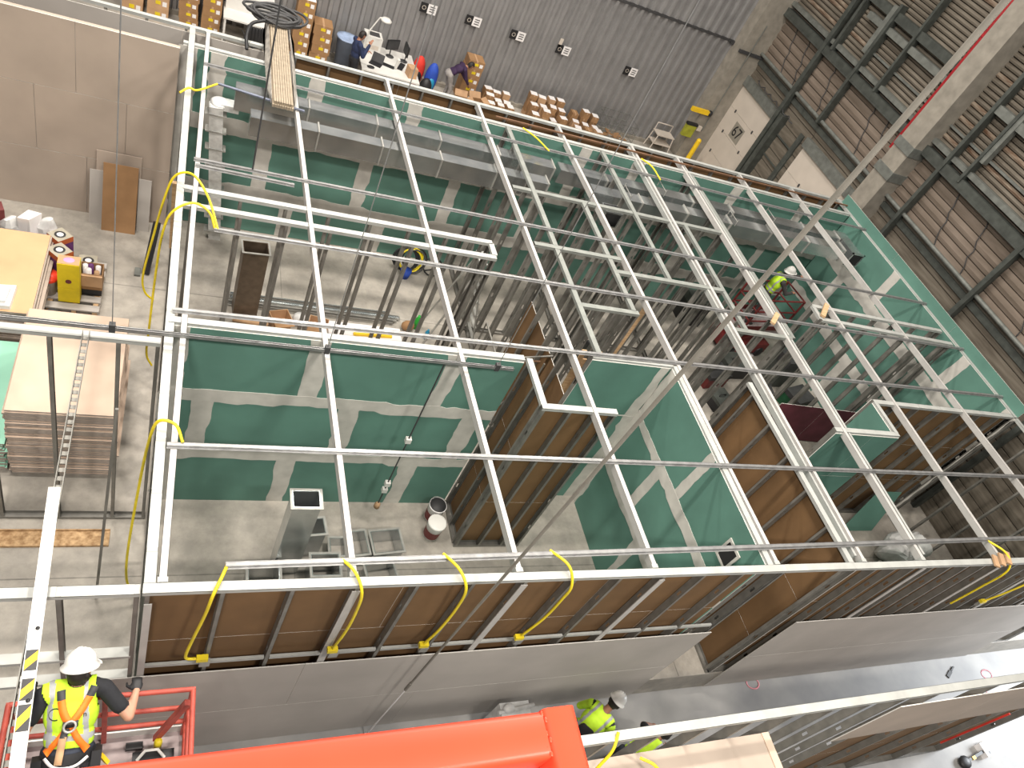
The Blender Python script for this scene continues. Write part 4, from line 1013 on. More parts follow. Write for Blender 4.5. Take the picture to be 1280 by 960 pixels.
    if J.get('beard'): shell('beard', head & (hy_ > .015) & (hz_ < -.040) & (hz_ > -.13), .004, ['hair'])
    for sg in (-1, 1):
        e = MB().ell(hd + hf*.083 + hx*sg*.030 + hu*.006, (.011,.008,.008), 10, 6, R=RH)
        eo = e.build('eye', 'label', root); p_ = MB().ell(hd + hf*.0905 + hx*sg*.030 + hu*.006, (.005,.003,.005), 8, 6, R=RH).build('pupil', 'black', eo)
    if J.get('hat'):
        c = hd + hu*.045
        q = MB(); q.lathe([(.150,-.004),(.152,.008),(.128,.016),(.124,.05),(.108,.095),(.070,.128),(.028,.141),(0,.142)], c, 26, sx=.86*J.get('hatk',1), sy=1.02*J.get('hatk',1), R=RH)
        ho = q.build('hard_hat', 'white', root)
        q = MB(); vs = []
        for k in range(9):
            a_ = PI*(.22+.56*k/8); vs.append((math.cos(a_), math.sin(a_)))
        q.poly([c + RH @ Vector((x*.128, y*.150, .004)) for x, y in vs] + [c + RH @ Vector((x*.134, y*.180, -.004)) for x, y in reversed(vs)], hu*.006)
        q.build('peak', 'white', ho)
        for off in (-.03, 0, .03):
            pts = [c + RH @ Vector((off, -.108*math.cos(PI*k/10), .018+.128*math.sin(PI*k/10)-abs(off)*.05)) for k in range(1, 10)]
            MB().tube(pts, .006, 6).build('ridge', 'white', ho)
    return root, body, dict(hd=hd, RH=RH, hu=hu, hf=hf, hx=hx, nek=nek, che=che, pel=pel, fw=fw, xs=xs, up=up)

def stand(**k):
    J = dict(pelvis=(0,0,.97), chest=(0,.0,1.28), neck=(0,.0,1.50), head=(0,.03,1.645), look=(0,1,-.1),
        sh_l=(-.19,0,1.42), sh_r=(.19,0,1.42), elb_l=(-.25,-.02,1.14), elb_r=(.25,-.02,1.14), wr_l=(-.24,.10,.92), wr_r=(.24,.10,.92),
        hip_l=(-.10,0,.93), hip_r=(.10,0,.93), kn_l=(-.12,.03,.50), kn_r=(.12,.03,.50), an_l=(-.12,0,.09), an_r=(.12,0,.09), toe_l=(-.15,1,0), toe_r=(.15,1,0))
    J.update(k); return J

from mathutils.bvhtree import BVHTree
# worker on the front left lift, seen from behind, right hand on the rail
p1, b1, f1 = human('person', 'worker in white hard hat, hi-vis vest and orange harness leaning over the red lift rail', (-.42, -1.05, ZP), 0.0,
    stand(pelvis=(0,-.05,.95), chest=(.0,.19,1.13), neck=(.02,.40,1.27), head=(.03,.425,1.325), look=(.45,.50,-.55), head_up=(0,.72,.70),
        sh_l=(-.21,.30,1.22), sh_r=(.21,.33,1.22), elb_r=(.40,.13,1.10), wr_r=(.44,.31,1.13), hand_r=(.0,.55,.0), palm_r=(0,.1,-1), curl_r=.95,
        elb_l=(-.30,.10,1.08), wr_l=(-.30,.33,1.14), hand_l=(0,.5,0), curl_l=.9, hip_l=(-.10,-.03,.92), hip_r=(.10,-.03,.92), vest=True, hat=True, gloves=True, beard=True, build=1.06),
    dict(skin='skin', torso='blackcloth', shirt='blackcloth', pants='denim', shoe='dark', glove='black', lips='skin'), voxel=.0095)
bvh = BVHTree.FromPolygons([v.co for v in b1.data.vertices], [p.vertices for p in b1.data.polygons])
_o, _x, _u, _f = f1['pel'], f1['xs'], f1['up'], f1['fw']
def on_back(x, z, off):
    h = bvh.ray_cast(_o + _x*x + _u*z - _f*1.2, _f)
    return (h[0] if h[0] else _o + _x*x + _u*z - _f*.12) - _f*off
def strap(pts, wd, mk, name, parent, off=.024, n=14):
    """a webbing strap laid on the back: points are (across, along the spine)"""
    S_ = smooth_pts([Vector((a, 0, b)) for a, b in pts], n//max(1,len(pts)-1)); L = []; Rr = []
    for i, p in enumerate(S_):
        t = (S_[min(i+1,len(S_)-1)]-S_[max(i-1,0)]).normalized(); sdv = Vector((-t.z, 0, t.x))*wd/2
        for lst, q in ((L, p-sdv), (Rr, p+sdv)): lst.append(on_back(q.x, q.z, off))
    mb = MB(); n_ = len(L); vs = L + Rr + [v+_f*.005 for v in L] + [v+_f*.005 for v in Rr]; fs = []
    for i in range(n_-1): fs += [(i, i+1, n_+i+1, n_+i), (2*n_+i, 3*n_+i, 3*n_+i+1, 2*n_+i+1), (i, 2*n_+i, 2*n_+i+1, i+1), (n_+i, n_+i+1, 3*n_+i+1, 3*n_+i)]
    mb.add(vs, fs, 0, True); return mb.build(name, mk, parent)
strap([(-.10,.50),(-.09,.43)], .058, 'dark', 'shoulder_pad', p1); strap([(.125,.50),(.10,.43)], .058, 'dark', 'shoulder_pad', p1)
strap([(-.09,.43),(-.06,.34),(-.01,.25)], .056, 'orange', 'harness_strap', p1, .027); strap([(.10,.43),(.05,.34),(-.01,.25)], .056, 'orange', 'harness_strap', p1, .029)
strap([(-.01,.25),(-.08,.14),(-.15,.04)], .044, 'orange', 'harness_strap', p1, .027); strap([(-.01,.25),(.06,.13),(.13,.03)], .044, 'orange', 'harness_strap', p1, .029)
strap([(-.045,.17),(-.055,-.03)], .052, 'card2', 'lanyard_pack', p1, .045); strap([(-.035,.23),(-.042,.16)], .05, 'dark', 'lanyard_clip', p1, .045)
c_ = on_back(-.01, .245, .05)
MB().tube([c_ + _x*.04*math.cos(2*PI*k/14) + _u*.04*math.sin(2*PI*k/14) for k in range(15)], .009, 8, cap=False).build('back_ring', 'steel', p1)
strap([(-.06,.255),(.045,.255)], .05, 'black', 'ring_plate', p1, .034)
RB = Matrix((_x, _f, _u)).transposed()
q = MB(); q.lathe([(.180,-.07),(.186,-.03),(.182,.03)], _o, 26, sx=1.0, sy=.76, R=RB); q.build('tool_belt', 'black', p1)
strap([(-.15,.02),(-.07,-.05),(.05,-.06),(.14,-.01)], .026, 'label', 'white_belt_strap', p1, .05)
for x, y, z in ((.20,-.02,-.08),(.19,.08,-.10),(-.20,.0,-.09)): MB().cb(_o + RB @ Vector((x,y,z)), (.07,.12,.17), rot=RB).build('tool_pouch', 'black', p1)
MB().beam(_o+Vector((.22,-.02,-.05)), _o+Vector((.28,-.06,-.16)), .03, .03).build('yellow_tool', 'hivy', p1)
MB().tube([on_back(-.118+.042*math.cos(PI*(.35+1.3*k/10)), .335+.042*math.sin(PI*(.35+1.3*k/10)), .021) for k in range(11)], .0045, 6).build('ring_emblem', 'black', p1)
tl = text_part('n', .055, 'greycloth', p1, on_back(.082, .31, .024), (0, 0, 0), 'vest_lettering')
tl.rotation_euler = Matrix((_x, _u, -_f)).transposed().to_euler()

# worker in the corridor, seen from above, back with dark patch
p2, b2, f2 = human('person', 'worker in white hard hat and hi-vis vest in the corridor by the red rail', (5.50, -.86, 0), -1.05,
    stand(pelvis=(0,-.10,.95), chest=(0,.06,1.24), neck=(0,.22,1.43), head=(0,.33,1.55), look=(.1,1,-.75), head_up=(0,.6,1),
        sh_l=(-.20,.14,1.37), sh_r=(.20,.14,1.37), elb_l=(-.27,.16,1.08), elb_r=(.28,.18,1.08), wr_l=(-.16,.38,1.0), wr_r=(.18,.40,1.02), vest=True, hat=True, build=1.08, sleeve=2),
    dict(skin='skin2', torso='blackcloth', shirt='hivis', pants='denim', shoe='dark', lips='skin2'), voxel=.013)
R2 = Matrix((f2['xs'], f2['fw'], f2['up'])).transposed(); c2 = f2['pel'].lerp(f2['che'], .50) - f2['fw']*.128 + f2['xs']*.02
q = MB().ell(c2, (.125,.035,.15), 16, 10, R=R2); q.build('black_back_pouch', 'black', p2)
drop(p2)
# crouching worker partly hidden under the near top track
p3, _b3, _f3 = human('person', 'worker in hi-vis vest bending forward, half hidden behind the near top track', (6.30, -1.20, 0), -1.25,
    stand(pelvis=(0,-.16,.80), chest=(0,.06,1.02), neck=(0,.26,1.14), head=(0,.39,1.19), look=(0,1,-.9), head_up=(0,.8,.6),
        sh_l=(-.2,.18,1.12), sh_r=(.2,.18,1.12), elb_l=(-.26,.34,.90), elb_r=(.26,.34,.90), wr_l=(-.18,.55,.80), wr_r=(.18,.55,.80),
        hip_l=(-.1,-.14,.78), hip_r=(.1,-.14,.78), kn_l=(-.14,.12,.45), kn_r=(.14,.12,.45), an_l=(-.13,-.05,.09), an_r=(.13,-.05,.09), vest=True, sleeve=.6),
    dict(skin='skin2', torso='blackcloth', shirt='blackcloth', pants='denim', shoe='dark', lips='skin2'), voxel=.013)
drop(p3)
# worker in the right rear room, on the small lift, reaching to the right
human('person', 'worker in white hard hat and hi-vis vest reaching up in the right rear room', (13.28, 8.30, .951), -1.75,
    stand(chest=(0,.05,1.28), neck=(0,.10,1.50), head=(0,.17,1.63), look=(.0,1,.15), sh_l=(-.19,.08,1.43), sh_r=(.19,.08,1.43), elb_l=(-.20,.36,1.44), wr_l=(-.12,.60,1.58), elb_r=(.24,.30,1.20), wr_r=(.14,.52,1.22), vest=True, hat=True, sleeve=2, beard=True),
    dict(skin='skin2', torso='greycloth', shirt='greycloth', pants='greycloth', shoe='dark', lips='skin2'), voxel=.014)
# people behind the building
human('person', 'person in dark navy hooded jacket standing at the packing desk', (4.02, 16.72, 0), -1.3,
    stand(head=(0,.07,1.62), look=(0,1,-.5), elb_l=(-.24,.14,1.16), wr_l=(-.14,.36,1.16), elb_r=(.24,.10,1.16), wr_r=(.12,.28,1.46), sleeve=2, build=1.15),
    dict(skin='skin2', torso='navy', shirt='navy', pants='blackcloth', shoe='dark', lips='skin2'), voxel=.014)
human('person', 'person in purple top and grey trousers bending over an open carton', (7.05, 17.55, 0), -1.45,
    stand(pelvis=(0,-.12,.92), chest=(0,.14,1.12), neck=(0,.33,1.22), head=(0,.46,1.28), look=(0,1,-.8), head_up=(0,.7,.7), sh_l=(-.19,.25,1.2), sh_r=(.19,.25,1.2), elb_l=(-.22,.36,.94), wr_l=(-.12,.52,.76), elb_r=(.22,.36,.94), wr_r=(.12,.52,.76),
        hip_l=(-.1,-.1,.90), hip_r=(.1,-.1,.90), sleeve=2), dict(skin='skin2', torso='purplecloth', shirt='purplecloth', pants='greypants', shoe='dark', lips='skin2'), voxel=.014)

# ================================================================== VIEWER'S OWN LIFT RAIL (foreground)
fr = thing('lift_rail', 'bright red square tube corner of the lift basket in the foreground', 'rail', (0.36, -3.03, 8.42))
def sq_tube(mb, a, b, w_, h_, up=(0,0,1), bev=.006):
    a = Vector(a); b = Vector(b); d = (b-a).normalized(); r = d.cross(Vector(up)).normalized(); u = r.cross(d)
    o_ = []
    for sx, sy in ((-1,-1),(1,-1),(1,1),(-1,1)):
        cx, cy = sx*(w_/2-bev), sy*(h_/2-bev); a0 = math.atan2(sy, sx)
        for k in (-1, 0, 1): o_.append((cx+bev*math.cos(a0+k*PI/4), cy+bev*math.sin(a0+k*PI/4)))
    n = len(o_); vs = [p + r*x + u*y for p in (a, b) for x, y in o_]
    mb.add(vs, [(i,(i+1)%n,n+(i+1)%n,n+i) for i in range(n)], 0, True)
    mb.add(vs[:n], [tuple(range(n-1,-1,-1))]); mb.add(vs[n:], [tuple(range(n))])
q = MB(); sq_tube(q, (-1.2,-.002,1.08), (-.036,-.002,1.08), .042, .044); q.build('front_rail', 'red', fr)
q = MB(); sq_tube(q, (-.017,.020,1.08), (-.017,-.55,1.08), .036, .046); q.build('side_rail', 'red', fr)
q = MB(); sq_tube(q, (-.017,-.002,0), (-.017,-.002,1.056), .036, .036, up=(0,1,0)); q.build('corner_post', 'red', fr)
q = MB(); sq_tube(q, (-1.2,-.002,.55), (-.036,-.002,.55), .034, .034); q.build('mid_rail', 'red', fr)
q = MB()
for k in range(7): q.ell((-.036+.003*math.sin(k*2.1), .016-.006*k, 1.1015), (.0016,.003,.0006), 8, 5)
q.build('weld_bead', 'red', fr)
MB().box(-1.2,-1.5,-.04,.0,.02,0).build('basket_floor', 'dark', fr)
q = MB(); q.box(-.10,-.03,.60,-.04,.0,.66).box(-.09,-.025,.66,-.05,-.005,.74); q.build('hose_clamp', 'greyboard', fr)

# ================================================================== BACK AISLE: cartons, desk, clutter along the ribbed wall
def carton(label, loc, sx, sy, sz, mk='card', rz=0, top='none', group=None, front=True):
    t = thing('cardboard_box', label, 'box', loc, group, rz)
    MB().box(-sx/2,-sy/2,0,sx/2,sy/2,sz).build('carton', mk, t)
    MB().box(-.025,-sy/2-.001,sz*.7,.025,sy/2+.001,sz+.0015).build('tape', 'card2', t)
    if front:
        MB().box(-sx*.12,-sy/2-.002,sz*.45,sx*.12,-sy/2,sz*.75).build('yellow_sticker', 'yellowbox', t)
        MB().box(sx*.2,-sy/2-.002,sz*.35,sx*.40,-sy/2,sz*.75).build('white_sticker', 'label', t)
    if top == 'paper': MB().box(-sx*.47,-sy*.46,sz+.002,sx*.47,sy*.46,sz+.006).build('paper', 'label', t)
    return t
BY = 18.12
def stack(x, n, sx, sz, where, group, y=BY, sy=.5, top='none', mk='card', rz=0, z0=0.0):
    for k in range(n):
        pos = 'topmost' if k == n-1 else ('lowest', 'second from bottom', 'third from bottom', 'fourth from bottom', 'fifth from bottom')[k]
        lb = 'cardboard box, %s in %s' % (pos, where)
        carton(lb, (x+random.uniform(-.02,.02), y, z0+k*(sz+.001)), sx, sy, sz, mk, rz+random.uniform(-.03,.03), top if k == n-1 else 'none', group)
stack(-1.42, 3, .50, .34, 'far left stack by the ribbed wall', 'cartons stacked along the ribbed wall', mk='card2')
stack(-.82, 3, .50, .30, 'stack second from left by the ribbed wall', 'cartons stacked along the ribbed wall', mk='card2')
stack(-.12, 4, .46, .24, 'stack second left of the white table', 'cartons stacked along the ribbed wall')
stack(.42, 5, .46, .25, 'tall stack just left of the white table', 'cartons stacked along the ribbed wall')
stack(2.72, 6, .46, .27, 'tall stack right of the strip bundle', 'cartons stacked along the ribbed wall', top='paper')
stack(3.28, 4, .50, .27, 'stack left of the blue grey bin', 'cartons stacked along the ribbed wall', mk='card')
stack(7.80, 5, .50, .26, 'stack behind the person in purple', 'cartons stacked along the ribbed wall', y=18.2)
def table(label, loc, sx, sy, h=.74):
    t = thing('table', label, 'table', loc)
    MB().box(-sx/2,-sy/2,h-.04,sx/2,sy/2,h).build('tabletop', 'white', t)
    for x in (-sx/2+.05, sx/2-.05):
        for y in (-sy/2+.05, sy/2-.05): MB().box(x-.025,y-.025,0,x+.025,y+.025,h-.04).build('leg', 'white', t)
    return t
table('white table with empty top behind the black chair', (1.36, 17.98, 0), 1.30, .94)
tsh = one('white_shelf', MB().box(.75, 18.1, .74, 1.95, 18.45, 1.15), 'white', 'white cabinet block standing on the empty white table', 'cabinet')
ch = thing('office_chair', 'black office chair with curved back in front of the white table', 'chair', (1.47, 17.05, 0), None, .4)
MB().ell((0,0,.48),(.26,.25,.06),14,8).build('seat', 'black', ch)
q = MB()
for k in range(9):
    a_ = PI*(1.15+.7*k/8); q.ell((.27*math.cos(a_), .27*math.sin(a_), .80), (.06,.05,.24), 8, 8)
q.build('backrest', 'black', ch)
MB().tube([(-.26,-.05,.5),(-.28,-.05,.72),(-.26,.15,.72)],.02,6).build('armrest','black',ch); MB().tube([(.26,-.05,.5),(.28,-.05,.72),(.26,.15,.72)],.02,6).build('armrest','black',ch)
MB().tube([(0,0,.1),(0,0,.45)],.03,8).build('column','dark',ch)
for k in range(5): MB().beam((0,0,.10),(.28*math.cos(k*2*PI/5),.28*math.sin(k*2*PI/5),.06),.04,.03).ell((.28*math.cos(k*2*PI/5),.28*math.sin(k*2*PI/5),.03),(.03,.03,.03),8,6).build('base_arm','black',ch)
dk = table('white packing desk crowded with computer gear by the ribbed wall', (5.12, 17.55, 0), 1.66, 1.66)
def desk_item(mb, mk, name, label, cat): return one(name, mb, mk, label, cat)
pr = thing('label_printer', 'white box printer with a dark slot on the packing desk', 'printer', (4.66, 18.10, .741))
MB().box(-.25,-.22,0,.25,.22,.42).build('case', 'white', pr); MB().box(-.12,-.12,.42,.18,.14,.424).build('dark_slot', 'dark', pr); MB().box(-.18,-.225,.08,.18,-.22,.2).build('front_slot', 'offwhite', pr)
lp = thing('magnifier_lamp', 'white swing arm lamp with round head over the packing desk', 'lamp', (4.36, 17.45, .741))
MB().lathe([(.09,0),(.09,.03),(0,.03)], n=14).build('base', 'white', lp); MB().tube([(0,0,.03),(.02,0,.75)],.02,8).build('lower_arm','white',lp); MB().tube([(.02,0,.75),(.22,.05,1.16)],.018,8).build('upper_arm','white',lp)
MB().lathe([(0,.06),(.10,.05),(.16,.0),(.15,-.03),(0,-.03)], (.40,.05,1.14), 18).tube([(.22,.05,1.16),(.30,.05,1.16)],.02,6).build('lamp_head','white',lp)
def monitor(label, loc, rz):
    t = thing('monitor', label, 'monitor', loc, None, rz)
    MB().lathe([(.12,0),(.12,.015),(0,.02)], n=14).tube([(0,.03,.015),(0,.03,.36)],.018,8).build('stand','dark',t)
    MB().box(-.22,-.02,.22,.22,.02,.50).build('screen_case','black',t); MB().box(-.20,-.024,.24,.20,-.02,.48).build('screen', 'dark', t)
monitor('black monitor on the desk, left of two, turned away', (5.22, 17.92, .741), .5)
monitor('black monitor on the desk, right of two, tilted sideways', (5.62, 17.85, .741), -1.5)
lt = thing('laptop', 'open laptop on the left of the packing desk', 'laptop', (4.72, 17.20, .741), None, -.4)
MB().box(-.17,-.12,0,.17,.12,.02).build('keyboard_half','black',lt); MB().poly([(-.17,.12,.02),(.17,.12,.02),(.17,.2,.24),(-.17,.2,.24)],(0,.012,0)).build('screen_half','dark',lt)
desk_item(MB().cb((5.05,17.30,.755),(.44,.15,.025),rz=-.3),'black','keyboard','black keyboard in the middle of the packing desk','keyboard')
desk_item(MB().cb((5.50,17.45,.755),(.44,.15,.025),rz=1.2),'black','keyboard','black keyboard turned sideways right of the monitors','keyboard')
desk_item(MB().ell((4.55,16.92,.765),(.11,.08,.025),12,6),'black','scanner','black oval scanner at the front left corner of the desk','scanner')
desk_item(MB().ell((5.80,17.45,.765),(.10,.08,.025),12,6),'black','mouse_pad','black round pad at the right edge of the desk','pad')
desk_item(MB().tube([(5.3,17.25,.76),(5.32,17.2,1.05)],.045,10),'white','scanner_stand','white scanner post in the middle of the packing desk','stand')
carton('small brown carton standing at the right front corner of the desk', (5.72, 17.05, .742), .24, .30, .28, 'card2', .2, front=False)
bn = thing('waste_bin', 'blue grey round bin with light blue bag at the ribbed wall', 'bin', (3.98, 18.05, 0))
MB().lathe([(0,0),(.22,0),(.28,.85),(.30,.88),(.28,.88)], n=20).build('barrel','bin',bn); MB().lathe([(.30,.86),(.31,.9),(.24,.86),(.10,.80),(0,.83)], n=14).build('bag','lightblue',bn)
def jacket(label, loc, mk, hgt, rz=0):
    t = thing('backpack', label, 'bag', loc, None, rz)
    MB().ell((0,0,hgt*.5),(.20,.17,hgt*.5),12,10).build('pack', mk, t); MB().ell((.0,-.14,hgt*.38),(.12,.07,hgt*.22),10,8).build('pocket', 'bluepl' if mk == 'blue' else 'black', t)
    MB().tube([(.10,.1,hgt*.85),(.16,.2,hgt*.6),(.12,.17,hgt*.3)],.02,6).build('strap','black',t)
jacket('red jacket topped bag beside the packing desk', (6.14, 17.98, 0), 'redcloth', 1.0)
jacket('black bag between the red and the blue bag', (6.30, 17.30, 0), 'black', .70)
jacket('blue bag with light blue pocket beside the person in purple', (6.52, 17.75, 0), 'blue', 1.0)
for k, (x, y, lb) in enumerate(((7.45,17.15,'open carton at the feet of the person in purple, left of two'),(7.98,17.30,'open carton at the feet of the person in purple, right of two'))):
    oc = thing('open_carton', lb, 'box', (x, y, 0), None, .2*k); q = MB(); q.box(-.2,-.2,0,.2,.2,.02)
    for a in ((-.2,-.2,.2,-.19),(-.2,.19,.2,.2),(-.2,-.19,-.19,.19),(.19,-.19,.2,.19)): q.box(a[0],a[1],.02,a[2],a[3],.42)
    q.build('carton_body','card',oc); MB().poly([(-.2,.2,.42),(.2,.2,.42),(.2,.32,.56),(-.2,.32,.56)],(0,.006,0)).build('flap','card2',oc)
    MB().poly([(.2,-.2,.42),(.2,.2,.42),(.34,.2,.5),(.34,-.2,.5)],(0,0,.006)).build('flap','card2',oc)
# heaps of small parcels
def heap(x0, x1, y0, y1, rows, where, group, n, zmax, flat=False):
    rnd = random.Random(int(x0*10)); cols = n; i = 0
    nx = max(1, int((x1-x0)/.30)); ny = max(1, int((y1-y0)/.30))
    for iy in range(ny):
        for ix in range(nx):
            x = x0+(ix+.5)*(x1-x0)/nx; y = y0+(iy+.5)*(y1-y0)/ny; z = 0
            lev = max(1, int(round(rows*(.45+.55*(iy+1)/ny)+rnd.uniform(-.6,.5))))
            for k in range(lev):
                h = rnd.uniform(.15,.24)
                carton('small parcel, %s row, %s from left, %s layer of the %s' % (('front','second','rear','last')[iy], ('first','second','third','fourth','fifth')[ix], ('ground','second','third','fourth','fifth','top')[k], where), (x, y, z), rnd.uniform(.22,.27), rnd.uniform(.22,.27), h, rnd.choice(['card','card','card2']), rnd.uniform(-.18,.18), 'paper' if k == lev-1 and rnd.random() < .95 else 'none', group, front=False); z += h+.002
heap(8.35, 9.30, 17.35, 18.35, 3, 'leftmost parcel heap', 'parcels in the leftmost heap', 3, .8)
heap(9.85, 11.15, 17.30, 18.35, 4, 'middle parcel heap', 'parcels in the middle heap', 4, .9)
heap(11.45, 12.60, 17.35, 18.35, 3, 'rightmost parcel heap', 'parcels in the right heap', 3, .6)
cg = thing('wire_cage', 'wire mesh cage with scrap cardboard by the ribbed wall', 'cage', (13.15, 17.95, 0))
for k in range(7):
    q = MB(); x = -.6+.2*k; q.tube([(x,-.45,.05),(x,-.45,.85)],.007,5).build('wire','girder2',cg); MB().tube([(x,.45,.05),(x,.45,.85)],.007,5).build('wire','girder2',cg)
for z in (.05,.32,.6,.85): MB().tube([(-.6,-.45,z),(.6,-.45,z),(.6,.45,z),(-.6,.45,z),(-.6,-.45,z)],.009,5).build('hoop','girder2',cg)
for k in range(9): one('cardboard_scrap', MB().cb((12.75+.1*k, 17.7+.12*(k%4), .08+.055*(k%5)), (.26,.20,.03), rot=Matrix.Rotation(.5*k,3,'Z') @ Matrix.Rotation(.5*math.sin(k*2.3),3,'X')), 'card', 'flattened cardboard scrap in the wire cage, %s from left' % ('first','second','third','fourth','fifth','sixth','seventh','eighth','ninth')[k], 'scrap', 'cardboard scraps in the cage')
st = thing('step_stand', 'pale tubular step stand in the corner by the guard post', 'stand', (15.2, 18.15, 0))
for x in (-.4,.4):
    for y in (-.22,.22): MB().tube([(x,y,0),(x*.8,y*.9,.62)],.022,6).build('leg','offwhite',st)
for z in (.3,.62): MB().box(-.36,-.22,z,.36,.22,z+.03).build('step','offwhite',st)
MB().tube([(-.32,.2,.62),(-.32,.2,.9),(.32,.2,.9),(.32,.2,.62)],.02,6).build('handrail','offwhite',st)

# ================================================================== MIDDLE ROOM FLOOR
for k in range(9):
    z = .03 + .045*(k//5); x0, x1 = (1.0+.05*(k%3), 4.1+.08*(k%4)); y = 7.52+.075*(k%5)
    one('loose_stud', MB().box(x0,y-.03,z-.03,x1,y+.03,z-.026).box(x0,y-.03,z-.026,x1,y-.026,z+.01).box(x0,y+.026,z-.026,x1,y+.03,z+.01), ['steel','duct','stud'][k%3], 'loose steel stud on the middle room floor, %s in the bundle' % ('front lower','second lower','third lower','fourth lower','rear lower','front upper','second upper','third upper','rear upper')[k], 'stud', 'studs lying on the middle room floor')
one('drawing_sheet', MB().box(2.85, 6.98, 0, 4.32, 7.42, .006), 'label', 'large white drawing sheet spread on the middle room floor', 'paper')
one('yellow_level', MB().cb((3.72,7.12,.031),(.78,.05,.05),rz=.05), 'hivy', 'yellow spirit level lying on the white drawing sheet', 'level')
one('plastic_bag', MB().ell((2.28,7.24,.13),(.13,.13,.13),12,8), 'bagw', 'grey white plastic bag on the middle room floor by the cartons', 'bag')
for k, (x, y, r) in enumerate(((1.92,7.16,.3),(2.62,7.10,-.2))):
    oc = thing('open_carton', ['open flattened carton left of the plastic bag on the middle room floor','open carton right of the plastic bag on the middle room floor'][k], 'box', (x,y,0), None, r); q = MB(); q.box(-.18,-.14,0,.18,.14,.015)
    for a in ((-.18,-.14,.18,-.13),(-.18,.13,.18,.14),(-.18,-.13,-.17,.13),(.17,-.13,.18,.13)): q.box(a[0],a[1],.015,a[2],a[3],.24)
    q.build('carton_body','card2',oc); MB().poly([(-.18,-.14,.24),(.18,-.14,.24),(.18,-.28,.20),(-.18,-.28,.20)],(0,0,.006)).build('flap','card',oc)
one('flat_cardboard', MB().cb((2.35,6.78,.004),(1.1,.42,.008),rz=.05), 'card2', 'flat cardboard sheet under the clutter in front of the bag', 'cardboard')
one('cardboard_tube', MB().tube([(1.1,7.12,.05),(1.72,7.05,.05)],.05,12), 'card2', 'short cardboard tube beside the dark standing duct', 'tube')
one('blue_bottle', MB().lathe([(0,0),(.045,0),(.045,.18),(.02,.22),(.02,.25),(0,.25)], (4.84,7.24,0), 12), 'bluepl', 'blue bottle on the middle room floor', 'bottle')
gb = one('green_bottle', MB().lathe([(0,0),(.06,0),(.06,.24),(.03,.30),(.03,.34),(0,.34)], (4.66,7.52,0), 12), 'greenpl', 'bright green bottle on the middle room floor', 'bottle')
one('tool_bag', MB().ell((4.46,7.42,.12),(.14,.10,.12),12,8), 'card', 'small brown tool bag beside the green bottle', 'bag')
hc = thing('cord_reel', 'black and yellow coils of extension cord against the green back wall', 'cord', (4.74, 9.34, 0))
for k in range(7): MB().tube([((.30-.012*k)*math.cos(2*PI*i/20)+.10*(k%3-1), .05*math.sin(k)+.10*math.sin(2*PI*i/20), .30+.24*math.sin(2*PI*i/20)) for i in range(21)],.02,6).build('coil', ['black','yellow','black','black','yellow','dark','black'][k], hc)
MB().lathe([(0,0),(.10,0),(.13,.2),(0,.2)],(-.1,-.25,0),12).build('blue_pail','blue',hc)
MB().tube([(.4,.0,.06)]+[(.55+.22*math.cos(2*PI*i/16), .1*math.sin(2*PI*i/16), .2+.18*math.sin(2*PI*i/16)) for i in range(17)],.018,6).build('coil','black',hc)
def ladder(label, base, w_, h_, lean, rz):
    t = thing('step_ladder', label, 'ladder', base, None, rz)
    for s_ in (-1,1):
        MB().beam((s_*w_/2,-lean,0),(s_*w_*.32,0,h_),.05,.025).build('rail_leg','steel',t); MB().beam((s_*w_/2,lean,0),(s_*w_*.32,0,h_),.04,.022).build('rear_leg','steel',t)
    n = int(h_/.3)
    for k in range(1,n): f_ = k/n; MB().box(-w_/2+.09*w_*f_*2,-lean*(1-f_)-.035,h_*f_-.012,w_/2-.09*w_*f_*2,-lean*(1-f_)+.035,h_*f_+.012).build('step','steel',t)
    MB().box(-w_*.36,-.08,h_,w_*.36,.08,h_+.03).build('top_cap','plate',t)
ladder('steel step ladder standing behind the bare studs in the middle room', (5.28, 7.3, 0), .55, 2.2, .55, PI/2)
mx = thing('scaffold_frame', 'thin steel braces and rods standing among the studs right of the narrow chase', 'frame', (5.25, 4.6, 0))
for a, b in (((-.5,-.3,0),(-.5,-.3,2.6)),((.35,-.3,0),(.35,-.3,2.6)),((-.5,-.3,.4),(.35,-.3,2.3)),((.35,-.3,.4),(-.5,-.3,2.3)),((-.5,-.3,2.6),(.45,-.25,2.75)),((-.5,.5,0),(-.5,.5,2.6)),((-.5,-.3,2.6),(-.5,.5,2.6))): MB().tube([a,b],.016,6).build('rod','stud',mx)
MB().tube([(-.1,-.3,2.62),(.25,-.3,2.64)],.018,6).build('orange_rod','brown',mx)
for k in range(5): one('leaning_plank', MB().beam((6.15+.11*k, 4.1, .02),(6.25+.10*k, 4.42, 2.9-.2*(k%3)),.09,.03), 'wood', 'long leaning timber behind the short green wall, %s from left' % ('first','second','third','fourth','fifth')[k], 'timber', 'timbers leaning among the studs')
one('leaning_plank', MB().beam((7.35,5.05,.02),(7.30,4.95,3.55),.08,.045), 'wood', 'pale timber post standing under the third bare stud wall', 'timber')
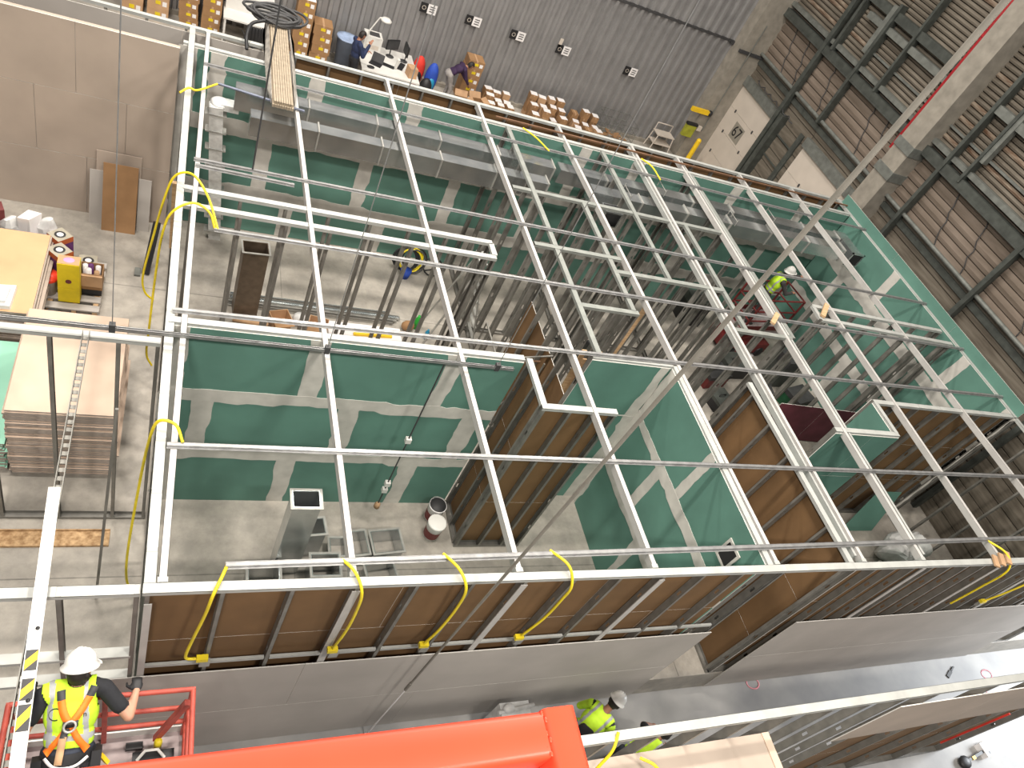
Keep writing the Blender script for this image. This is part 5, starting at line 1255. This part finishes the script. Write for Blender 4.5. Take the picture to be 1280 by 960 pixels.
# crates, cases and coils between the bare walls
one('wood_offcut', MB().beam((11.62,5.36,H+.03),(11.95,5.72,H+.06),.10,.045), 'wood', 'short timber offcut bridging the right rear chase tracks', 'timber')
one('wood_offcut', MB().beam((9.98,4.86,H+.06),(10.28,5.16,H+.06),.09,.04), 'wood', 'short timber offcut on the seventh joist', 'timber')
one('wood_offcut', MB().beam((.0,6.3,2.2),(-.03,6.05,3.55),.10,.05), 'wood', 'timber offcut standing inside the left wall by the chase end', 'timber')
def crate(label, loc, sx, sy, sz, mk, rz=0):
    t = thing('tool_case', label, 'case', loc, None, rz)
    MB().box(-sx/2,-sy/2,0,sx/2,sy/2,sz*.72).build('body', mk, t); MB().box(-sx/2-.01,-sy/2-.01,sz*.73,sx/2+.01,sy/2+.01,sz).build('lid', 'dark' if mk != 'black' else 'girder', t)
    MB().tube([(-sx*.2,0,sz),(-sx*.2,0,sz+.05),(sx*.2,0,sz+.05),(sx*.2,0,sz)],.012,6).build('handle','black',t)
CR = [('dark red tool case on the floor under the seventh joist',(12.1,6.9),.7,.45,.4,'darkred',.2),('black tool case behind the dark red one',(12.9,7.3),.8,.5,.45,'black',.1),('dark green tool case in the right rear room',(14.5,6.35),.7,.5,.45,'darkgreen',.3),
      ('grey tool case beside the purple boards',(13.4,6.55),.6,.4,.35,'girder',-.2),('second dark red case near the bare studs',(12.85,6.2),.55,.4,.35,'darkred',.4),('black tool case in front of the purple boards',(11.95,6.15),.5,.45,.3,'black',.2),('grey cabinet beside the red lift',(14.4,7.2),.6,.5,.9,'girder',.1),('dark cabinet behind the red lift at the green wall',(12.4,9.1),.6,.5,.8,'black',0),
      ('black case on the floor under the fifth joist',(8.45,6.9),.5,.4,.35,'black',.3),('grey case on the floor under the fifth joist',(8.9,7.3),.4,.4,.3,'girder',.1),('small dark red case under the sixth joist',(9.9,6.4),.45,.3,.25,'darkred',.5)]
for lb, (x, y), a, b_, c_, mk, r in CR: crate(lb, (x, y, 0), a, b_, c_, mk, r)
for k in range(6): one('cable_heap', MB().tube([((.24+.02*k)*math.cos(2*PI*i/18)+8.35, (.24-.01*k)*math.sin(2*PI*i/18)+6.25, .02+.035*k+.02*math.sin(6*PI*i/18)) for i in range(19)],.022,6), ['dark','lightblue','black','girder2','black','bluepl'][k], 'loop of tangled hose on the floor under the fifth joist', 'hose', 'tangled hose loops')
for k in range(4): one('floor_panel', MB().cb((12.2+.66*k*.98, 6.05+.02*k+.72*k*.62+.9, .012),(.58,.60,.024),rz=.62), 'label', 'pale square panel in a row on the floor behind the passage', 'panel', 'pale floor panels')
for k in range(7): one('stud_bundle_piece', MB().box(7.25+.055*k,5.0,.0,7.295+.055*k,7.4,.06), 'duct', 'shiny stud offcut in the bundle between the bare walls', 'stud', 'stud offcuts between the bare walls')

# ================================================================== CORRIDOR AND FRONT RIGHT
tl_ = thing('drywall_sander', 'black and yellow tool with white tagged box on the floor, bottom right corner', 'tool', (13.95, -1.98, 0), None, .15)
MB().ell((-.42,0,.06),(.16,.12,.06),12,8).build('black_foot','black',tl_); MB().beam((-.35,0,.08),(.25,.02,.10),.05,.04).build('shaft','black',tl_); MB().beam((-.22,0,.09),(-.12,.0,.09),.06,.05).build('yellow_band','hivy',tl_)
MB().box(.18,-.10,0,.42,.16,.14).build('white_box','label',tl_); MB().box(.40,-.09,.02,.44,.15,.13).build('yellow_side','hivy',tl_); MB().lathe([(.03,.141),(0,.142)],(.30,-.04,0),10).build('dark_knob','black',tl_)
drop(tl_)
o = thing('hand_scraper', 'small dark scraper lying on the corridor floor by the pale boards', 'tool', (14.55, -.52, 0)); MB().cb((0,0,.012),(.22,.07,.02),rz=.5).build('blade','dark',o); MB().beam((.1,.05,.015),(.24,.13,.02),.03,.025).build('handle','black',o); drop(o)
for k, (x, y, sx) in enumerate(((9.57,-0.25,.14),(15.65,-0.62,.16),(15.2,-.95,.14))): 
    q = MB().tube([(x+sx*math.cos(2*PI*i/14), y+.10*math.sin(2*PI*i/14), .002) for i in range(15)], .016, 5); q.v = [(a, b, max(.001, min(.004, c))) for a, b, c in q.v]
    o = one('floor_marking', q, 'pinkpaint', ['pink spray paint ring on the corridor floor below the pale boards','pink spray paint mark at the bright end of the corridor','second pink spray paint mark at the bright end of the corridor'][k], 'marking'); drop(o)
o = one('floor_plate', MB().box(8.6,-1.30,.0,8.9,-1.12,.02), 'darkgreen', 'dark green strip lying on the corridor floor by the near top track', 'strip'); drop(o)
o = one('tool_cart', MB().box(4.3,-.62,.0,4.75,-.42,1.1).tube([(4.25,-.55,1.12),(4.8,-.5,1.14)],.03,8).ell((4.4,-.52,1.16),(.09,.07,.06),10,6), 'bagw', 'pale tool stand with clamps in the corridor behind the red rail', 'stand'); drop(o)
wbag = thing('film_bag', 'large crumpled white plastic film bag in the front right room', 'bag', (14.75, 2.0, 0))
q = MB().ell((0,0,.42),(.62,.34,.42),18,12); rr_ = random.Random(3); q.v = [(a*(1+.16*math.sin(9*b+5*c)), b*(1+.2*math.sin(8*a+7*c)), max(0, c*(1+.16*math.sin(7*a+6*b)))) for a, b, c in q.v]; q.sm = [False]*len(q.sm)
q.build('film', 'bagw', wbag); MB().lathe([(.05,0),(0,.01)],(.28,-.12,.82),10).build('dark_hole','black',wbag)
one('drywall_offcuts', MB().cb((14.05,1.55,.08),(.7,.5,.16),rz=.4), 'greyboard', 'grey box shaped offcut pile in front of the white film bag', 'offcut')
lg = MB(); lg.poly([(13.75,2.72,.0),(14.75,2.72,.0),(15.0,3.10,1.0),(14.25,3.10,1.0)], (0,-.012,.006)); one('leaning_board', lg, 'green', 'green board offcut leaning on the brown backed wall', 'board')
for k in range(3): one('pale_offcut', MB().beam((11.72+.17*k,-.06+.02*k,3.685),(11.80+.18*k,.12+.03*k,3.70),.09,.03), 'card2', 'pale timber offcut on the right front top track, %s of three' % ('left','middle','right')[k], 'timber', 'offcuts on the right front track')
